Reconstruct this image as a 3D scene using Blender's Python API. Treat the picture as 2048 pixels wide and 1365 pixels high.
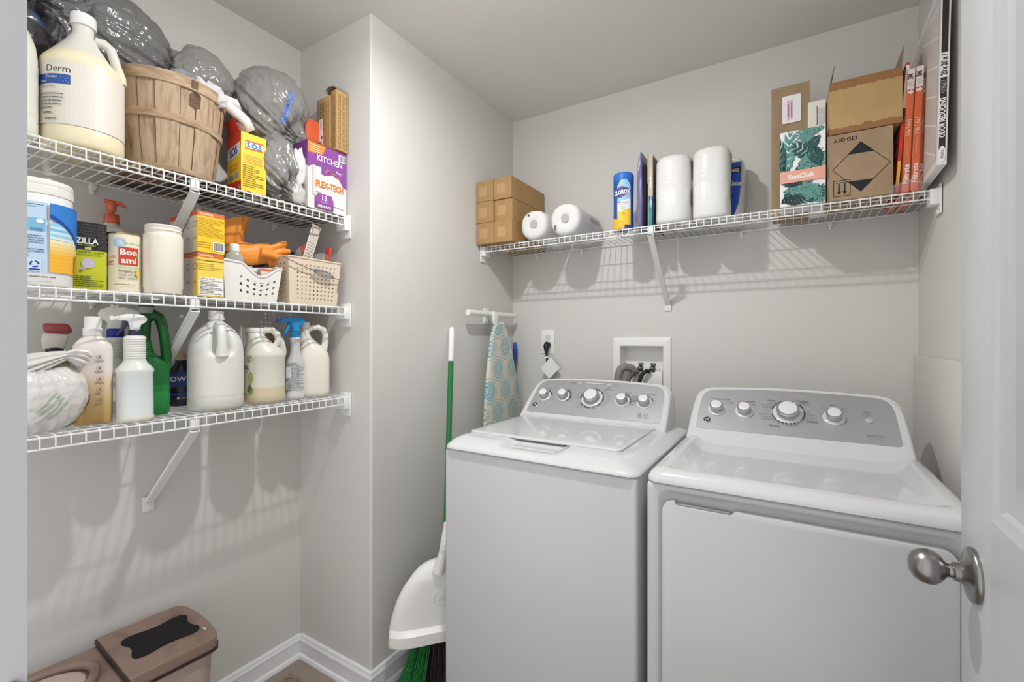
import bpy, bmesh, math, random
from mathutils import Vector, Matrix, noise

for _o in list(bpy.data.objects):
    bpy.data.objects.remove(_o)
SC = bpy.context.scene
COL = SC.collection
PI = math.pi
R = math.radians

# ---------------------------------------------------------------- camera
cam_d = bpy.data.cameras.new('camera')
cam = bpy.data.objects.new('camera', cam_d)
COL.objects.link(cam)
cam.location = (0, 0, 1.282)
cam.rotation_euler = (R(90), 0, math.atan(559 / 910))
cam_d.lens = 36 * 910 / 2048
cam_d.sensor_width = 36
cam_d.shift_y = -6.5 / 2048
cam_d.clip_start = 0.01
SC.camera = cam

# ---------------------------------------------------------------- light
world = bpy.data.worlds.new('world')
SC.world = world
world.use_nodes = True
bg = world.node_tree.nodes['Background']
bg.inputs[0].default_value = (1.0, 1.0, 1.0, 1)
bg.inputs[1].default_value = 1.25
SC.view_settings.view_transform = 'Standard'
SC.view_settings.look = 'None'
SC.view_settings.exposure = -0.09
SC.view_settings.gamma = 1.0
SC.view_settings.use_curve_mapping = False

LAMP = (-0.66, 0.855, 2.36)
ld = bpy.data.lights.new('bulb_light', 'AREA')
ld.shape = 'DISK'
ld.size = 0.055
ld.energy = 13.5
ld.color = (1.0, 1.0, 1.0)
lamp = bpy.data.objects.new('bulb_light', ld)
COL.objects.link(lamp)
lamp.location = LAMP
gd = bpy.data.lights.new('bulb_glow', 'POINT')      # the sideways light of the same bulb
gd.energy = 7.0
gd.shadow_soft_size = 0.03
gd.color = ld.color
glow = bpy.data.objects.new('bulb_glow', gd)
COL.objects.link(glow)
glow.location = (LAMP[0], LAMP[1], LAMP[2] + 0.002)

# ---------------------------------------------------------------- helpers
def lin(c):
    c = c / 255.0
    return c / 12.92 if c <= 0.04045 else ((c + 0.055) / 1.055) ** 2.4

def rgba(c):
    return (lin(c[0]), lin(c[1]), lin(c[2]), 1.0)

_mats = {}

def mat(name, c, rough=0.5, metal=0.0, spec=0.5, trans=0.0, ior=1.45, coat=0.0, alpha=1.0,
        bump=None, mix=None, zramp=None, sss=0.0, ridge=None, coat_rough=0.03):
    """bump=(scale,strength,dist,stretch)  mix=(colour,scale,lo,hi,stretch)  zramp=[(z,colour)...] in object metres"""
    if name in _mats:
        return _mats[name]
    m = bpy.data.materials.new(name)
    m.use_nodes = True
    nt = m.node_tree
    b = nt.nodes['Principled BSDF']
    b.inputs['Base Color'].default_value = rgba(c)
    b.inputs['Roughness'].default_value = rough
    b.inputs['Metallic'].default_value = metal
    b.inputs['Specular IOR Level'].default_value = spec
    b.inputs['Transmission Weight'].default_value = trans
    b.inputs['IOR'].default_value = ior
    b.inputs['Coat Weight'].default_value = coat
    b.inputs['Alpha'].default_value = alpha
    b.inputs['Coat Roughness'].default_value = coat_rough
    if sss:
        b.inputs['Subsurface Weight'].default_value = sss
        b.inputs['Subsurface Radius'].default_value = (0.02, 0.02, 0.02)
        b.inputs['Subsurface Scale'].default_value = 0.3
    tc = None
    def coords(st):
        t = nt.nodes.new('ShaderNodeTexCoord')
        mp = nt.nodes.new('ShaderNodeMapping')
        mp.inputs['Scale'].default_value = st
        nt.links.new(t.outputs['Object'], mp.inputs['Vector'])
        return mp.outputs['Vector']
    src = None
    if zramp:
        t = nt.nodes.new('ShaderNodeTexCoord')
        sp = nt.nodes.new('ShaderNodeSeparateXYZ')
        nt.links.new(t.outputs['Object'], sp.inputs[0])
        z0, z1 = zramp[0][0], zramp[-1][0]
        mr = nt.nodes.new('ShaderNodeMapRange')
        mr.inputs[1].default_value = z0
        mr.inputs[2].default_value = z1
        nt.links.new(sp.outputs[2], mr.inputs[0])
        cr = nt.nodes.new('ShaderNodeValToRGB')
        el = cr.color_ramp.elements
        for i, (z, cc) in enumerate(zramp):
            p = (z - z0) / (z1 - z0)
            e = el[0] if i == 0 else (el[1] if i == len(zramp) - 1 else el.new(p))
        srt = sorted(zramp)
        while len(el) < len(srt):
            el.new(0.5)
        for i, (z, cc) in enumerate(srt):
            el[i].position = (z - z0) / (z1 - z0)
            el[i].color = rgba(cc)
        nt.links.new(mr.outputs[0], cr.inputs[0])
        nt.links.new(cr.outputs[0], b.inputs['Base Color'])
        src = cr.outputs[0]
    if mix:
        c2, sc, lo, hi, st = mix
        n = nt.nodes.new('ShaderNodeTexNoise')
        n.inputs['Scale'].default_value = sc
        n.inputs['Detail'].default_value = 5
        nt.links.new(coords(st), n.inputs['Vector'])
        mr = nt.nodes.new('ShaderNodeMapRange')
        mr.inputs[1].default_value = lo
        mr.inputs[2].default_value = hi
        nt.links.new(n.outputs[0], mr.inputs[0])
        mx = nt.nodes.new('ShaderNodeMix')
        mx.data_type = 'RGBA'
        nt.links.new(mr.outputs[0], mx.inputs[0])
        mx.inputs[6].default_value = rgba(c)
        if src:
            nt.links.new(src, mx.inputs[6])
        mx.inputs[7].default_value = rgba(c2)
        nt.links.new(mx.outputs[2], b.inputs['Base Color'])
    if bump:
        sc, stg, dist, st = bump
        n = nt.nodes.new('ShaderNodeTexNoise')
        n.inputs['Scale'].default_value = sc
        n.inputs['Detail'].default_value = 4
        nt.links.new(coords(st), n.inputs['Vector'])
        bp = nt.nodes.new('ShaderNodeBump')
        bp.inputs['Strength'].default_value = stg
        bp.inputs['Distance'].default_value = dist
        nt.links.new(n.outputs[0], bp.inputs['Height'])
        nt.links.new(bp.outputs[0], b.inputs['Normal'])
    if ridge:
        # sharp creases: the crest lines of two noise layers
        prev = None
        for (sc, stg, dist, st) in ridge:
            n = nt.nodes.new('ShaderNodeTexNoise')
            n.inputs['Scale'].default_value = sc
            n.inputs['Detail'].default_value = 2
            n.inputs['Distortion'].default_value = 0.6
            nt.links.new(coords(st), n.inputs['Vector'])
            a = nt.nodes.new('ShaderNodeMath'); a.operation = 'SUBTRACT'; a.inputs[1].default_value = 0.5
            nt.links.new(n.outputs[0], a.inputs[0])
            c_ = nt.nodes.new('ShaderNodeMath'); c_.operation = 'ABSOLUTE'
            nt.links.new(a.outputs[0], c_.inputs[0])
            bp = nt.nodes.new('ShaderNodeBump')
            bp.invert = True
            bp.inputs['Strength'].default_value = stg
            bp.inputs['Distance'].default_value = dist
            nt.links.new(c_.outputs[0], bp.inputs['Height'])
            if prev:
                nt.links.new(prev, bp.inputs['Normal'])
            prev = bp.outputs[0]
        nt.links.new(prev, b.inputs['Normal'])
    _mats[name] = m
    return m

O1 = (1, 1, 1)

def ink(c, rough=0.45):
    return mat('ink_%d_%d_%d' % tuple(c), c, rough)

def link(o, parent=None):
    COL.objects.link(o)
    if parent is not None:
        o.parent = parent
    return o

def tag(o, label, cat, group=None, kind=None):
    o['label'] = label
    o['category'] = cat
    if group:
        o['group'] = group
    if kind:
        o['kind'] = kind
    return o

def thing(name, label, cat, loc=(0, 0, 0), rz=0.0, group=None, rot=None):
    o = bpy.data.objects.new(name, None)
    COL.objects.link(o)
    o.empty_display_size = 0.05
    o.location = loc
    o.rotation_euler = rot if rot else (0, 0, rz)
    return tag(o, label, cat, group)

def face(x, y):
    """z rotation that turns local -Y towards the doorway viewer"""
    return math.atan2(-y, -x) + PI / 2

class MB:
    def __init__(s):
        s.v = []; s.f = []; s.m = []
    def add(s, vs, fs, mi=0, M=None):
        o = len(s.v)
        for p in vs:
            p = Vector(p)
            if M is not None:
                p = M @ p
            s.v.append(tuple(p))
        for f in fs:
            s.f.append([i + o for i in f]); s.m.append(mi)
        return s
    def frombm(s, bm, mi=0, M=None):
        bm.verts.index_update()
        s.add([v.co.copy() for v in bm.verts], [[v.index for v in f.verts] for f in bm.faces], mi, M)
        bm.free()
        return s
    def box(s, c, d, bev=0.0, mi=0, M=None, seg=2):
        bm = bmesh.new()
        bmesh.ops.create_cube(bm, size=1.0)
        for v in bm.verts:
            v.co = Vector((c[0] + v.co.x * d[0], c[1] + v.co.y * d[1], c[2] + v.co.z * d[2]))
        if bev > 0:
            bmesh.ops.bevel(bm, geom=list(bm.edges), offset=bev, segments=seg, profile=0.5, affect='EDGES')
        return s.frombm(bm, mi, M)
    def b2(s, x0, x1, y0, y1, z0, z1, bev=0.0, mi=0, M=None, seg=2):
        return s.box(((x0 + x1) / 2, (y0 + y1) / 2, (z0 + z1) / 2), (x1 - x0, y1 - y0, z1 - z0), bev, mi, M, seg)
    def loft(s, rings, cap0=True, cap1=True, mi=0, M=None):
        n = len(rings[0])
        vs = [p for r in rings for p in r]
        fs = []
        for k in range(len(rings) - 1):
            for i in range(n):
                j = (i + 1) % n
                fs.append([k * n + i, k * n + j, (k + 1) * n + j, (k + 1) * n + i])
        if cap0:
            fs.append(list(range(n))[::-1])
        if cap1:
            fs.append([(len(rings) - 1) * n + i for i in range(n)])
        return s.add(vs, fs, mi, M)
    def lathe(s, prof, n=32, mi=0, M=None, cap0=True, cap1=True):
        rings = [[(r * math.cos(2 * PI * i / n), r * math.sin(2 * PI * i / n), z) for i in range(n)] for r, z in prof]
        return s.loft(rings, cap0, cap1, mi, M)
    def tube(s, path, r, n=8, mi=0, M=None, flat=1.0):
        P = [Vector(p) for p in path]
        m = len(P)
        rr = r if isinstance(r, (list, tuple)) else [r] * m
        rings = []
        up = None
        for i in range(m):
            t = (P[min(i + 1, m - 1)] - P[max(i - 1, 0)]).normalized()
            if up is None:
                up = Vector((0, 0, 1)) if abs(t.z) < 0.9 else Vector((1, 0, 0))
            a = t.cross(up)
            if a.length < 1e-6:
                a = t.orthogonal()
            a.normalize()
            b = a.cross(t).normalized()
            up = b
            rings.append([P[i] + (a * math.cos(2 * PI * k / n) * flat + b * math.sin(2 * PI * k / n)) * rr[i] for k in range(n)])
        return s.loft(rings, True, True, mi, M)
    def prism(s, poly, t, bev=0.0, mi=0, M=None):
        """poly in the local XZ plane, thickness t along Y, centred"""
        bm = bmesh.new()
        a = [bm.verts.new((p[0], -t / 2, p[1])) for p in poly]
        b = [bm.verts.new((p[0], t / 2, p[1])) for p in poly]
        bm.faces.new(a); bm.faces.new(b[::-1])
        n = len(poly)
        for i in range(n):
            j = (i + 1) % n
            bm.faces.new((a[j], a[i], b[i], b[j]))
        bmesh.ops.recalc_face_normals(bm, faces=bm.faces)
        if bev > 0:
            bmesh.ops.bevel(bm, geom=list(bm.edges), offset=bev, segments=2, profile=0.5, affect='EDGES', clamp_overlap=True)
        return s.frombm(bm, mi, M)
    def build(s, name, mats, parent=None, smooth=40, recalc=True):
        me = bpy.data.meshes.new(name)
        me.from_pydata(s.v, [], s.f)
        if not isinstance(mats, (list, tuple)):
            mats = [mats]
        for m in mats:
            me.materials.append(m)
        me.polygons.foreach_set('material_index', s.m)
        me.update()
        if recalc:
            bm = bmesh.new(); bm.from_mesh(me)
            bmesh.ops.recalc_face_normals(bm, faces=bm.faces)
            bm.to_mesh(me); bm.free()
        if smooth:
            me.polygons.foreach_set('use_smooth', [True] * len(me.polygons))
            me.set_sharp_from_angle(angle=R(smooth))
        o = bpy.data.objects.new(name, me)
        return link(o, parent)

def sring(z, rx, ry, e=2.0, ox=0.0, oy=0.0, n=40):
    out = []
    for i in range(n):
        a = 2 * PI * i / n
        c, sn = math.cos(a), math.sin(a)
        out.append((ox + rx * math.copysign(abs(c) ** (2 / e), c), oy + ry * math.copysign(abs(sn) ** (2 / e), sn), z))
    return out

def bottle(rings, mi=0, n=40, mb=None):
    """rings: (z, rx, ry, exponent[, ox, oy])"""
    mb = mb or MB()
    mb.loft([sring(*(list(r) + [0.0] * (6 - len(r)) if len(r) >= 4 else list(r) + [2.0, 0, 0]), n=n) for r in rings], mi=mi)
    return mb

def rot_to(d):
    return Vector((0, 0, 1)).rotation_difference(Vector(d).normalized()).to_matrix().to_4x4()

def T(x, y, z):
    return Matrix.Translation((x, y, z))

def RZ(a):
    return Matrix.Rotation(a, 4, 'Z')

# ---- printed labels -------------------------------------------------------
_txt = {}

def text_geo(s, bold=0.0):
    k = (s, bold)
    if k not in _txt:
        cu = bpy.data.curves.new('t', 'FONT')
        cu.body = s; cu.size = 1.0; cu.resolution_u = 2; cu.offset = bold
        o = bpy.data.objects.new('t', cu)
        COL.objects.link(o)
        dg = bpy.context.evaluated_depsgraph_get()
        me = bpy.data.meshes.new_from_object(o.evaluated_get(dg))
        vs = [(v.co.x, v.co.y) for v in me.vertices]
        fs = [list(p.vertices) for p in me.polygons]
        bpy.data.objects.remove(o); bpy.data.curves.remove(cu); bpy.data.meshes.remove(me)
        _txt[k] = (vs, fs)
    return _txt[k]

def flat(o, u, v):
    o, u, v = Vector(o), Vector(u).normalized(), Vector(v).normalized()
    n = u.cross(v)
    return lambda a, b, h: o + u * a + v * b + n * h

def front(y, x=0.0, z=0.0):
    return flat((x, y, z), (1, 0, 0), (0, 0, 1))

def side_l(x, y=0.0, z=0.0):          # the face towards local -X
    return flat((x, y, z), (0, -1, 0), (0, 0, 1))

def side_r(x, y=0.0, z=0.0):          # the face towards local +X
    return flat((x, y, z), (0, 1, 0), (0, 0, 1))

def cyl(r, a0=0.0):
    """round body, u measured along the girth from the viewer side"""
    return lambda a, b, h: Vector(((r + h) * math.sin(a / r + a0), -(r + h) * math.cos(a / r + a0), b))

class Decal:
    def __init__(s, mp, step=0.00022, h0=0.0004):
        s.mp = mp; s.h = h0; s.st = step; s.mb = MB(); s.mats = []; s.idx = {}
    def _mi(s, c):
        m = c if isinstance(c, bpy.types.Material) else ink(c)
        if m.name not in s.idx:
            s.idx[m.name] = len(s.mats); s.mats.append(m)
        return s.idx[m.name]
    def put(s, pts, faces, c):
        s.mb.add([s.mp(p[0], p[1], s.h) for p in pts], faces, s._mi(c))
    def up(s):
        s.h += s.st; return s
    def poly(s, pts, c):
        s.put(pts, [list(range(len(pts)))], c); return s.up()
    def rect(s, x0, y0, x1, y1, c, nx=1, up=True):
        nx = max(nx, 1)
        pts = []; fs = []
        for i in range(nx + 1):
            x = x0 + (x1 - x0) * i / nx
            pts += [(x, y0), (x, y1)]
        for i in range(nx):
            fs.append([2 * i, 2 * i + 2, 2 * i + 3, 2 * i + 1])
        s.put(pts, fs, c)
        return s.up() if up else s
    def circ(s, x, y, rx, ry, c, n=20):
        return s.poly([(x + rx * math.cos(2 * PI * i / n), y + ry * math.sin(2 * PI * i / n)) for i in range(n)], c)
    def ring(s, x, y, r0, r1, c, n=24, a0=0.0, a1=2 * PI, sy=1.0):
        pts = []; fs = []
        for i in range(n + 1):
            a = a0 + (a1 - a0) * i / n
            pts += [(x + r0 * math.cos(a), y + r0 * sy * math.sin(a)), (x + r1 * math.cos(a), y + r1 * sy * math.sin(a))]
        for i in range(n):
            fs.append([2 * i, 2 * i + 1, 2 * i + 3, 2 * i + 2])
        s.put(pts, fs, c); return s
    def band(s, top, bot, c):
        """strip between two polylines of equal length"""
        n = len(top)
        s.put(list(bot) + list(top), [[i, i + 1, n + i + 1, n + i] for i in range(n - 1)], c)
        return s.up()
    def text(s, t, x, y, h, c, al='C', xs=1.0, bold=0.0, rot=0.0, shear=0.0, up=True):
        vs, fs = text_geo(t, bold)
        if not vs:
            return s
        k = h / 0.72
        w0 = min(p[0] for p in vs); w1 = max(p[0] for p in vs)
        ox = {'C': -(w0 + w1) / 2, 'L': -w0, 'R': -w1}[al]
        ca, sa = math.cos(rot), math.sin(rot)
        pts = []
        for p in vs:
            a = (p[0] + ox + shear * p[1]) * k * xs; b = p[1] * k
            pts.append((x + a * ca - b * sa, y + a * sa + b * ca))
        s.put(pts, fs, c)
        return s.up() if up else s
    def lines(s, x0, y0, x1, y1, n, c, seed=1, fill=0.45, words=True):
        rnd = random.Random(seed)
        dy = (y1 - y0) / n
        for i in range(n):
            y = y1 - dy * (i + 0.5)
            x = x0
            xe = x1 - (x1 - x0) * rnd.choice((0, 0, 0.05, 0.2, 0.4))
            while x < xe:
                w = min((x1 - x0) * rnd.uniform(0.06, 0.2) if words else xe - x, xe - x)
                s.rect(x, y - dy * fill / 2, x + w, y + dy * fill / 2, c, up=False)
                x += w + (x1 - x0) * 0.02
        return s.up()
    def barcode(s, x0, y0, x1, y1, seed=3, c=(30, 30, 30)):
        rnd = random.Random(seed)
        s.rect(x0, y0, x1, y1, (240, 240, 238))
        m = (x1 - x0) * 0.08
        x = x0 + m
        while x < x1 - m:
            w = (x1 - x0) * rnd.choice((0.012, 0.02, 0.035))
            s.rect(x, y0 + m, min(x + w, x1 - m), y1 - m, c, up=False)
            x += w + (x1 - x0) * rnd.choice((0.015, 0.025, 0.03))
        return s.up()
    def build(s, name, parent):
        return s.mb.build(name, s.mats, parent, smooth=0, recalc=False)
    def build_split(s, name, parent, cuts, axis=0):
        """one printed marking per group of controls"""
        bins = [MB() for _ in range(len(cuts) + 1)]
        for f, mi in zip(s.mb.f, s.mb.m):
            c = sum(s.mb.v[i][axis] for i in f) / len(f)
            bins[sum(c > q for q in cuts)].add([s.mb.v[i] for i in f], [list(range(len(f)))], mi)
        return [b.build(name, s.mats, parent, smooth=0, recalc=False) for b in bins if b.f]

# ---------------------------------------------------------------- materials
M_wall = mat('wall_paint', (212, 210, 206), 0.5, spec=0.3, bump=(160, 0.08, 0.002, O1))
M_ceil = mat('ceiling_paint', (222, 220, 216), 0.7, spec=0.2, bump=(16, 0.25, 0.004, (1, 1, 1)))
M_trim = mat('trim_paint', (232, 233, 235), 0.28)
M_door = mat('door_paint', (186, 187, 189), 0.35)
M_wire = mat('white_vinyl_wire', (230, 230, 228), 0.3)
M_appl = mat('appliance_enamel', (211, 212, 213), 0.16, coat=0.7, coat_rough=0.04)
M_appl2 = mat('appliance_cabinet', (201, 202, 203), 0.28)
M_wplastic = mat('white_plastic', (236, 235, 231), 0.35)
M_chrome = mat('chrome', (210, 210, 210), 0.12, 1.0)
M_nickel = mat('brushed_nickel', (150, 148, 145), 0.3, 1.0)
M_panel = mat('brushed_panel', (182, 183, 185), 0.38, 0.6, bump=(40, 0.1, 0.0005, (0.3, 12, 12)))
M_black = mat('black_plastic', (22, 22, 24), 0.4)
M_dark = mat('dark_gap', (40, 40, 42), 0.6)
M_gbag = mat('grey_bag_film', (112, 111, 109), 0.16, spec=0.9, ridge=((7, 0.45, 0.03, (1, 1.5, 0.5)), (24, 0.35, 0.012, (1.6, 1.6, 0.45))))
M_wbag = mat('white_bag_film', (218, 214, 211), 0.26, ridge=((10, 0.3, 0.02, O1), (34, 0.22, 0.006, (1.3, 0.8, 1))))
M_card = mat('kraft_card', (176, 142, 98), 0.75, spec=0.2, mix=((163, 129, 87), 14, 0.35, 0.7, (1, 1, 0.2)))
M_card2 = mat('box_card', (166, 143, 115), 0.8, spec=0.2, mix=((152, 129, 103), 20, 0.35, 0.7, (1, 1, 0.3)))
M_tape = mat('packing_tape', (150, 108, 66), 0.15, bump=(60, 0.6, 0.003, (1, 1, 3)))
M_milky = mat('milky_plastic', (232, 230, 224), 0.35, sss=0.0)
M_film = mat('clear_film', (240, 240, 240), 0.08, alpha=0.12, bump=(50, 0.7, 0.006, O1))
M_clear = mat('clear_plastic', (235, 238, 238), 0.1, alpha=0.35)

# ---------------------------------------------------------------- structure
XL, YA, XS, YB, XR, ZC = -1.69, 1.12, -1.278, 2.09, 0.376, 2.44

def struct(name, mb, m, **k):
    o = mb.build(name, m, **k)
    o['kind'] = 'structure'
    return o

def slab(name, x0, x1, y0, y1, z0, z1, m):
    return struct(name, MB().b2(x0, x1, y0, y1, z0, z1), m, smooth=0)

YF = 0.107
M_floor = mat('vinyl_floor', (140, 128, 116), 0.5, mix=((122, 110, 98), 9, 0.4, 0.6, O1))
slab('floor', XL - 0.1, XR + 0.1, -0.02, YB + 0.1, -0.05, 0.0, M_floor)
slab('ceiling', XL - 0.1, XR + 0.1, -0.02, YB + 0.1, ZC, ZC + 0.05, M_ceil)
slab('wall_left', XL - 0.1, XL, -0.02, YA, 0, ZC, M_wall)
mb = MB()
poly = [(XL - 0.1, YA), (XS - 0.006, YA), (XS, YA + 0.006), (XS, YB + 0.0), (XL - 0.1, YB)]
mb.loft([[(p[0], p[1], z) for p in poly] for z in (0, ZC)])
struct('wall_side', mb, M_wall, smooth=0)
BX0, BX1, BZ0, BZ1 = -0.685, -0.488, 1.02, 1.247      # recess of the washer box
mb = MB()
mb.b2(XL - 0.1, BX0, YB, YB + 0.1, 0, ZC).b2(BX1, XR + 0.1, YB, YB + 0.1, 0, ZC)
mb.b2(BX0, BX1, YB, YB + 0.1, 0, BZ0).b2(BX0, BX1, YB, YB + 0.1, BZ1, ZC)
struct('wall_back', mb, M_wall, smooth=0)
slab('wall_right', XR, XR + 0.1, -0.02, YB, 0, ZC, M_wall)
# painted board on the lower right wall
mb = MB().b2(XR - 0.012, XR - 0.0005, 0.95, YB - 0.004, 0.1, 1.222, 0.003)
struct('trim_1', mb, M_wall)
# door jamb on the left and its casing
mb = MB().b2(-0.64, -0.52, -0.02, YF, 0, 2.06)
struct('trim_2', mb, mat('jamb_paint', (210, 211, 213), 0.35), smooth=0)

def baseboard(name, p0, p1, nrm, m0=0.0, m1=0.0):
    p0, p1, n = Vector(p0), Vector(p1), Vector(nrm)
    prof = [(0, 0), (0.022, 0), (0.022, 0.008), (0.018, 0.018), (0.0125, 0.022), (0.0125, 0.068), (0.0145, 0.071),
            (0.0125, 0.076), (0.0085, 0.083), (0.0085, 0.087), (0.005, 0.092), (0, 0.092)]
    mbb = MB()
    ax = (p1 - p0).normalized()
    mbb.loft([[tuple(p + n * (d - 0.0005) + ax * (d * mm) + Vector((0, 0, z))) for d, z in prof] for p, mm in ((p0, m0), (p1, m1))])
    return struct(name, mbb, M_trim, smooth=30)

baseboard('baseboard_left', (XL, 0.0, 0), (XL, YA, 0), (1, 0, 0))
baseboard('baseboard_alcove', (XL, YA, 0), (XS, YA, 0), (0, -1, 0), 0.0, 1.0)
baseboard('baseboard_side', (XS, YA, 0), (XS, YB, 0), (1, 0, 0), -1.0, 0.0)
baseboard('baseboard_back', (XS, YB, 0), (XR, YB, 0), (0, -1, 0))

# door, opened flat towards the right wall
DX, DY0, DY1 = 0.215, 0.165, 0.927
door = thing('door_1', '', '', (DX, DY1, 0))
del door['label']; del door['category']
door['kind'] = 'structure'
mb = MB()
DW = DY1 - DY0
W = 0.035
def door_rect(y0, y1, z0, z1, x0, x1, bev=0.0):
    mb.b2(x0, x1, y0, y1, z0, z1, bev)
pan = [(-0.645, -0.118, 1.05, 1.93), (-0.645, -0.118, 0.2, 0.855)]
# stiles and rails around two recessed panels, measured back from the free edge
door_rect(-0.118, 0, 0.012, 2.03, 0, W, 0.0015)
door_rect(-DW, -0.645, 0.012, 2.03, 0, W, 0.0015)
door_rect(-0.645, -0.118, 0.012, 0.2, 0, W)
door_rect(-0.645, -0.118, 0.855, 1.05, 0, W)
door_rect(-0.645, -0.118, 1.93, 2.03, 0, W)
for (a, b, z0, z1) in pan:
    rings = []
    for ins, x in ((0, 0.0), (0.006, 0.003), (0.014, 0.005), (0.018, 0.010), (0.045, 0.010), (0.062, 0.004)):
        rings.append([(x, a + ins, z0 + ins), (x, b - ins, z0 + ins), (x, b - ins, z1 - ins), (x, a + ins, z1 - ins)])
    mb.loft(rings, cap0=False)
    mb.b2(0.012, W, a, b, z0, z1)
mb.build('door_slab', M_door, door, smooth=25)
def lathe_x(prof, mat_, name, parent, loc):
    o = MB().lathe(prof, 40, M=T(*loc) @ Matrix.Rotation(-PI / 2, 4, 'Y')).build(name, mat_, parent)
    return o
KY, KZ = -0.061, 0.955
rose = lathe_x([(0.0, 0), (0.0365, 0), (0.037, 0.003), (0.0355, 0.006), (0.030, 0.0085), (0.018, 0.011), (0.013, 0.016), (0.0125, 0.022), (0.0105, 0.023)],
               M_nickel, 'knob_rosette', door, (0, KY, KZ))
rose['label'] = 'satin nickel rosette'
mbk = MB().lathe([(0.0085, 0.02), (0.0098, 0.024), (0.0088, 0.027), (0.011, 0.0305), (0.0185, 0.036), (0.0232, 0.043), (0.0242, 0.050), (0.0226, 0.058), (0.0178, 0.065), (0.0102, 0.0697), (0.003, 0.071)],
                 40, M=T(0, KY, KZ) @ Matrix.Rotation(-PI / 2, 4, 'Y') @ Matrix.Diagonal((1.0, 1.0, 1.0, 1)))
kn = mbk.build('door_knob', M_nickel, door)
kn['label'] = 'satin nickel egg-shaped knob'

# lamp holder on the ceiling above the middle of the room
t = thing('ceiling_lamp', 'bare ceiling lamp holder above the middle of the laundry room', 'lamp', (LAMP[0], LAMP[1], ZC))
MB().lathe([(0.0, -0.0005), (0.055, -0.0005), (0.055, -0.012), (0.035, -0.022), (0.022, -0.03), (0.02, -0.042), (0.0, -0.042)], 32).build('lamp_holder', M_wplastic, t)
lamp.parent = t
lamp.location = (0, 0, LAMP[2] - ZC)
glow.parent = t
glow.location = (0, 0, LAMP[2] + 0.002 - ZC)

# strike plate on the jamb
_j = [o for o in SC.objects if o.name == 'trim_2'][0]
_m = MB()
_m.loft([[(-0.5195 + dx, 0.0985 + q[0], 0.985 + q[1]) for q in [(0.008 * math.cos(2 * PI * i / 20), 0.028 * math.sin(2 * PI * i / 20)) for i in range(20)]] for dx in (0.0, 0.0035)])
_m.build('strike_plate', M_nickel, _j)
# ---------------------------------------------------------------- wire shelves
def wire_shelf(label, L, D, loc, rz, brace_x, left_end, right_end, group, clips):
    t = thing('wire_shelf', label, 'shelf', loc, rz, group)
    m = MB()
    n = int(L / 0.0254)
    off = (L - n * 0.0254) / 2
    for i in range(n + 1):
        x = off + i * 0.0254
        m.tube([(x, D, -0.0016), (x, 0.006, -0.0016), (x, 0.0012, -0.0024), (x, -0.0016, -0.006), (x, -0.0016, -0.031)], 0.0016, 6)
    for (y, z, r) in ((0.001, -0.0055, 0.0026), (0.001, -0.0300, 0.0026), (D, -0.0045, 0.0028), (0.045, -0.0052, 0.0022), (D * 0.52, -0.0052, 0.0022)):
        m.tube([(0.002, y, z), (L - 0.002, y, z)], r, 8)
    m.build('wire_grid', M_wire, t)
    for bx in brace_x:
        b = MB()
        z0, z1 = -0.036, -0.285
        w = 0.011
        # channel shaped strut from the front lip down to the wall
        A, B = Vector((0, 0.006, z0)), Vector((0, D + 0.004, z1))
        d = (B - A).normalized(); nn = Vector((0, -d.z, d.y))
        if nn.z > 0: nn = -nn
        for sx in (-1, 1):
            b.loft([[tuple(p + Vector((bx + sx * w - sx * k, 0, 0)) + nn * q) for k, q in ((0, 0), (0.0022, 0), (0.0022, 0.009), (0, 0.009))] for p in (A, B)])
        b.loft([[tuple(p + Vector((bx + k, 0, 0)) + nn * q) for k, q in ((-w, 0.008), (w, 0.008), (w, 0.0105), (-w, 0.0105))] for p in (A, B)])
        b.b2(bx - 0.011, bx + 0.011, 0.0005, 0.012, -0.037, -0.006, 0.002)
        b.b2(bx - 0.0155, bx + 0.0155, D + 0.003, D + 0.0085, z1 - 0.036, z1 + 0.012, 0.003)
        b.tube([(bx, D + 0.004, z1 - 0.02), (bx, D + 0.0005, z1 - 0.02)], [0.0045, 0.003], 12)
        b.build('brace', M_wire, t)
    for (on, x, sg) in ((left_end, 0.0, 1), (right_end, L, -1)):
        if not on:
            continue
        b = MB()
        b.b2(min(x, x + sg * 0.005), max(x, x + sg * 0.005), -0.008, 0.05, -0.075, 0.012, 0.0015)
        b.b2(min(x + sg * 0.003, x + sg * 0.026), max(x + sg * 0.003, x + sg * 0.026), -0.005, 0.045, -0.048, -0.001, 0.003)
        for zz in (0.004, -0.066):
            b.tube([(x + sg * 0.004, 0.02, zz), (x + sg * 0.0085, 0.02, zz)], [0.005, 0.0035], 10)
        b.build('end_bracket', M_wire, t)
    for cx in clips:
        b = MB().b2(cx - 0.008, cx + 0.008, D - 0.005, D + 0.0095, -0.022, -0.0065, 0.003)
        b.b2(cx - 0.005, cx + 0.005, D + 0.004, D + 0.0095, -0.034, -0.02, 0.002)
        b.build('wall_clip', M_wire, t)
    return t

SZT, SZM, SZB, SZK = 1.723, 1.397, 1.068, 1.722
PL = 1.119 - 0.125
for z, w in ((SZT, 'highest white wire shelf in the left alcove, carrying the bushel basket and grey bags'),
             (SZM, 'middle white wire shelf in the left alcove, carrying the perforated baskets'),
             (SZB, 'lowest white wire shelf in the left alcove, carrying jugs and spray bottles')):
    wire_shelf(w, PL, 0.29, (-1.39, 0.125, z), PI / 2, [0.608 - 0.125], False, True, 'wire shelves in the alcove', [0.13, 0.35, 0.62, 0.88])
wire_shelf('long white wire shelf above the washer and dryer', XR - XS - 0.004, 0.29, (XS + 0.002, 1.79, SZK), 0,
           [0.808], True, True, None, [0.15, 0.4, 0.75, 1.1, 1.4])
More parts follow.
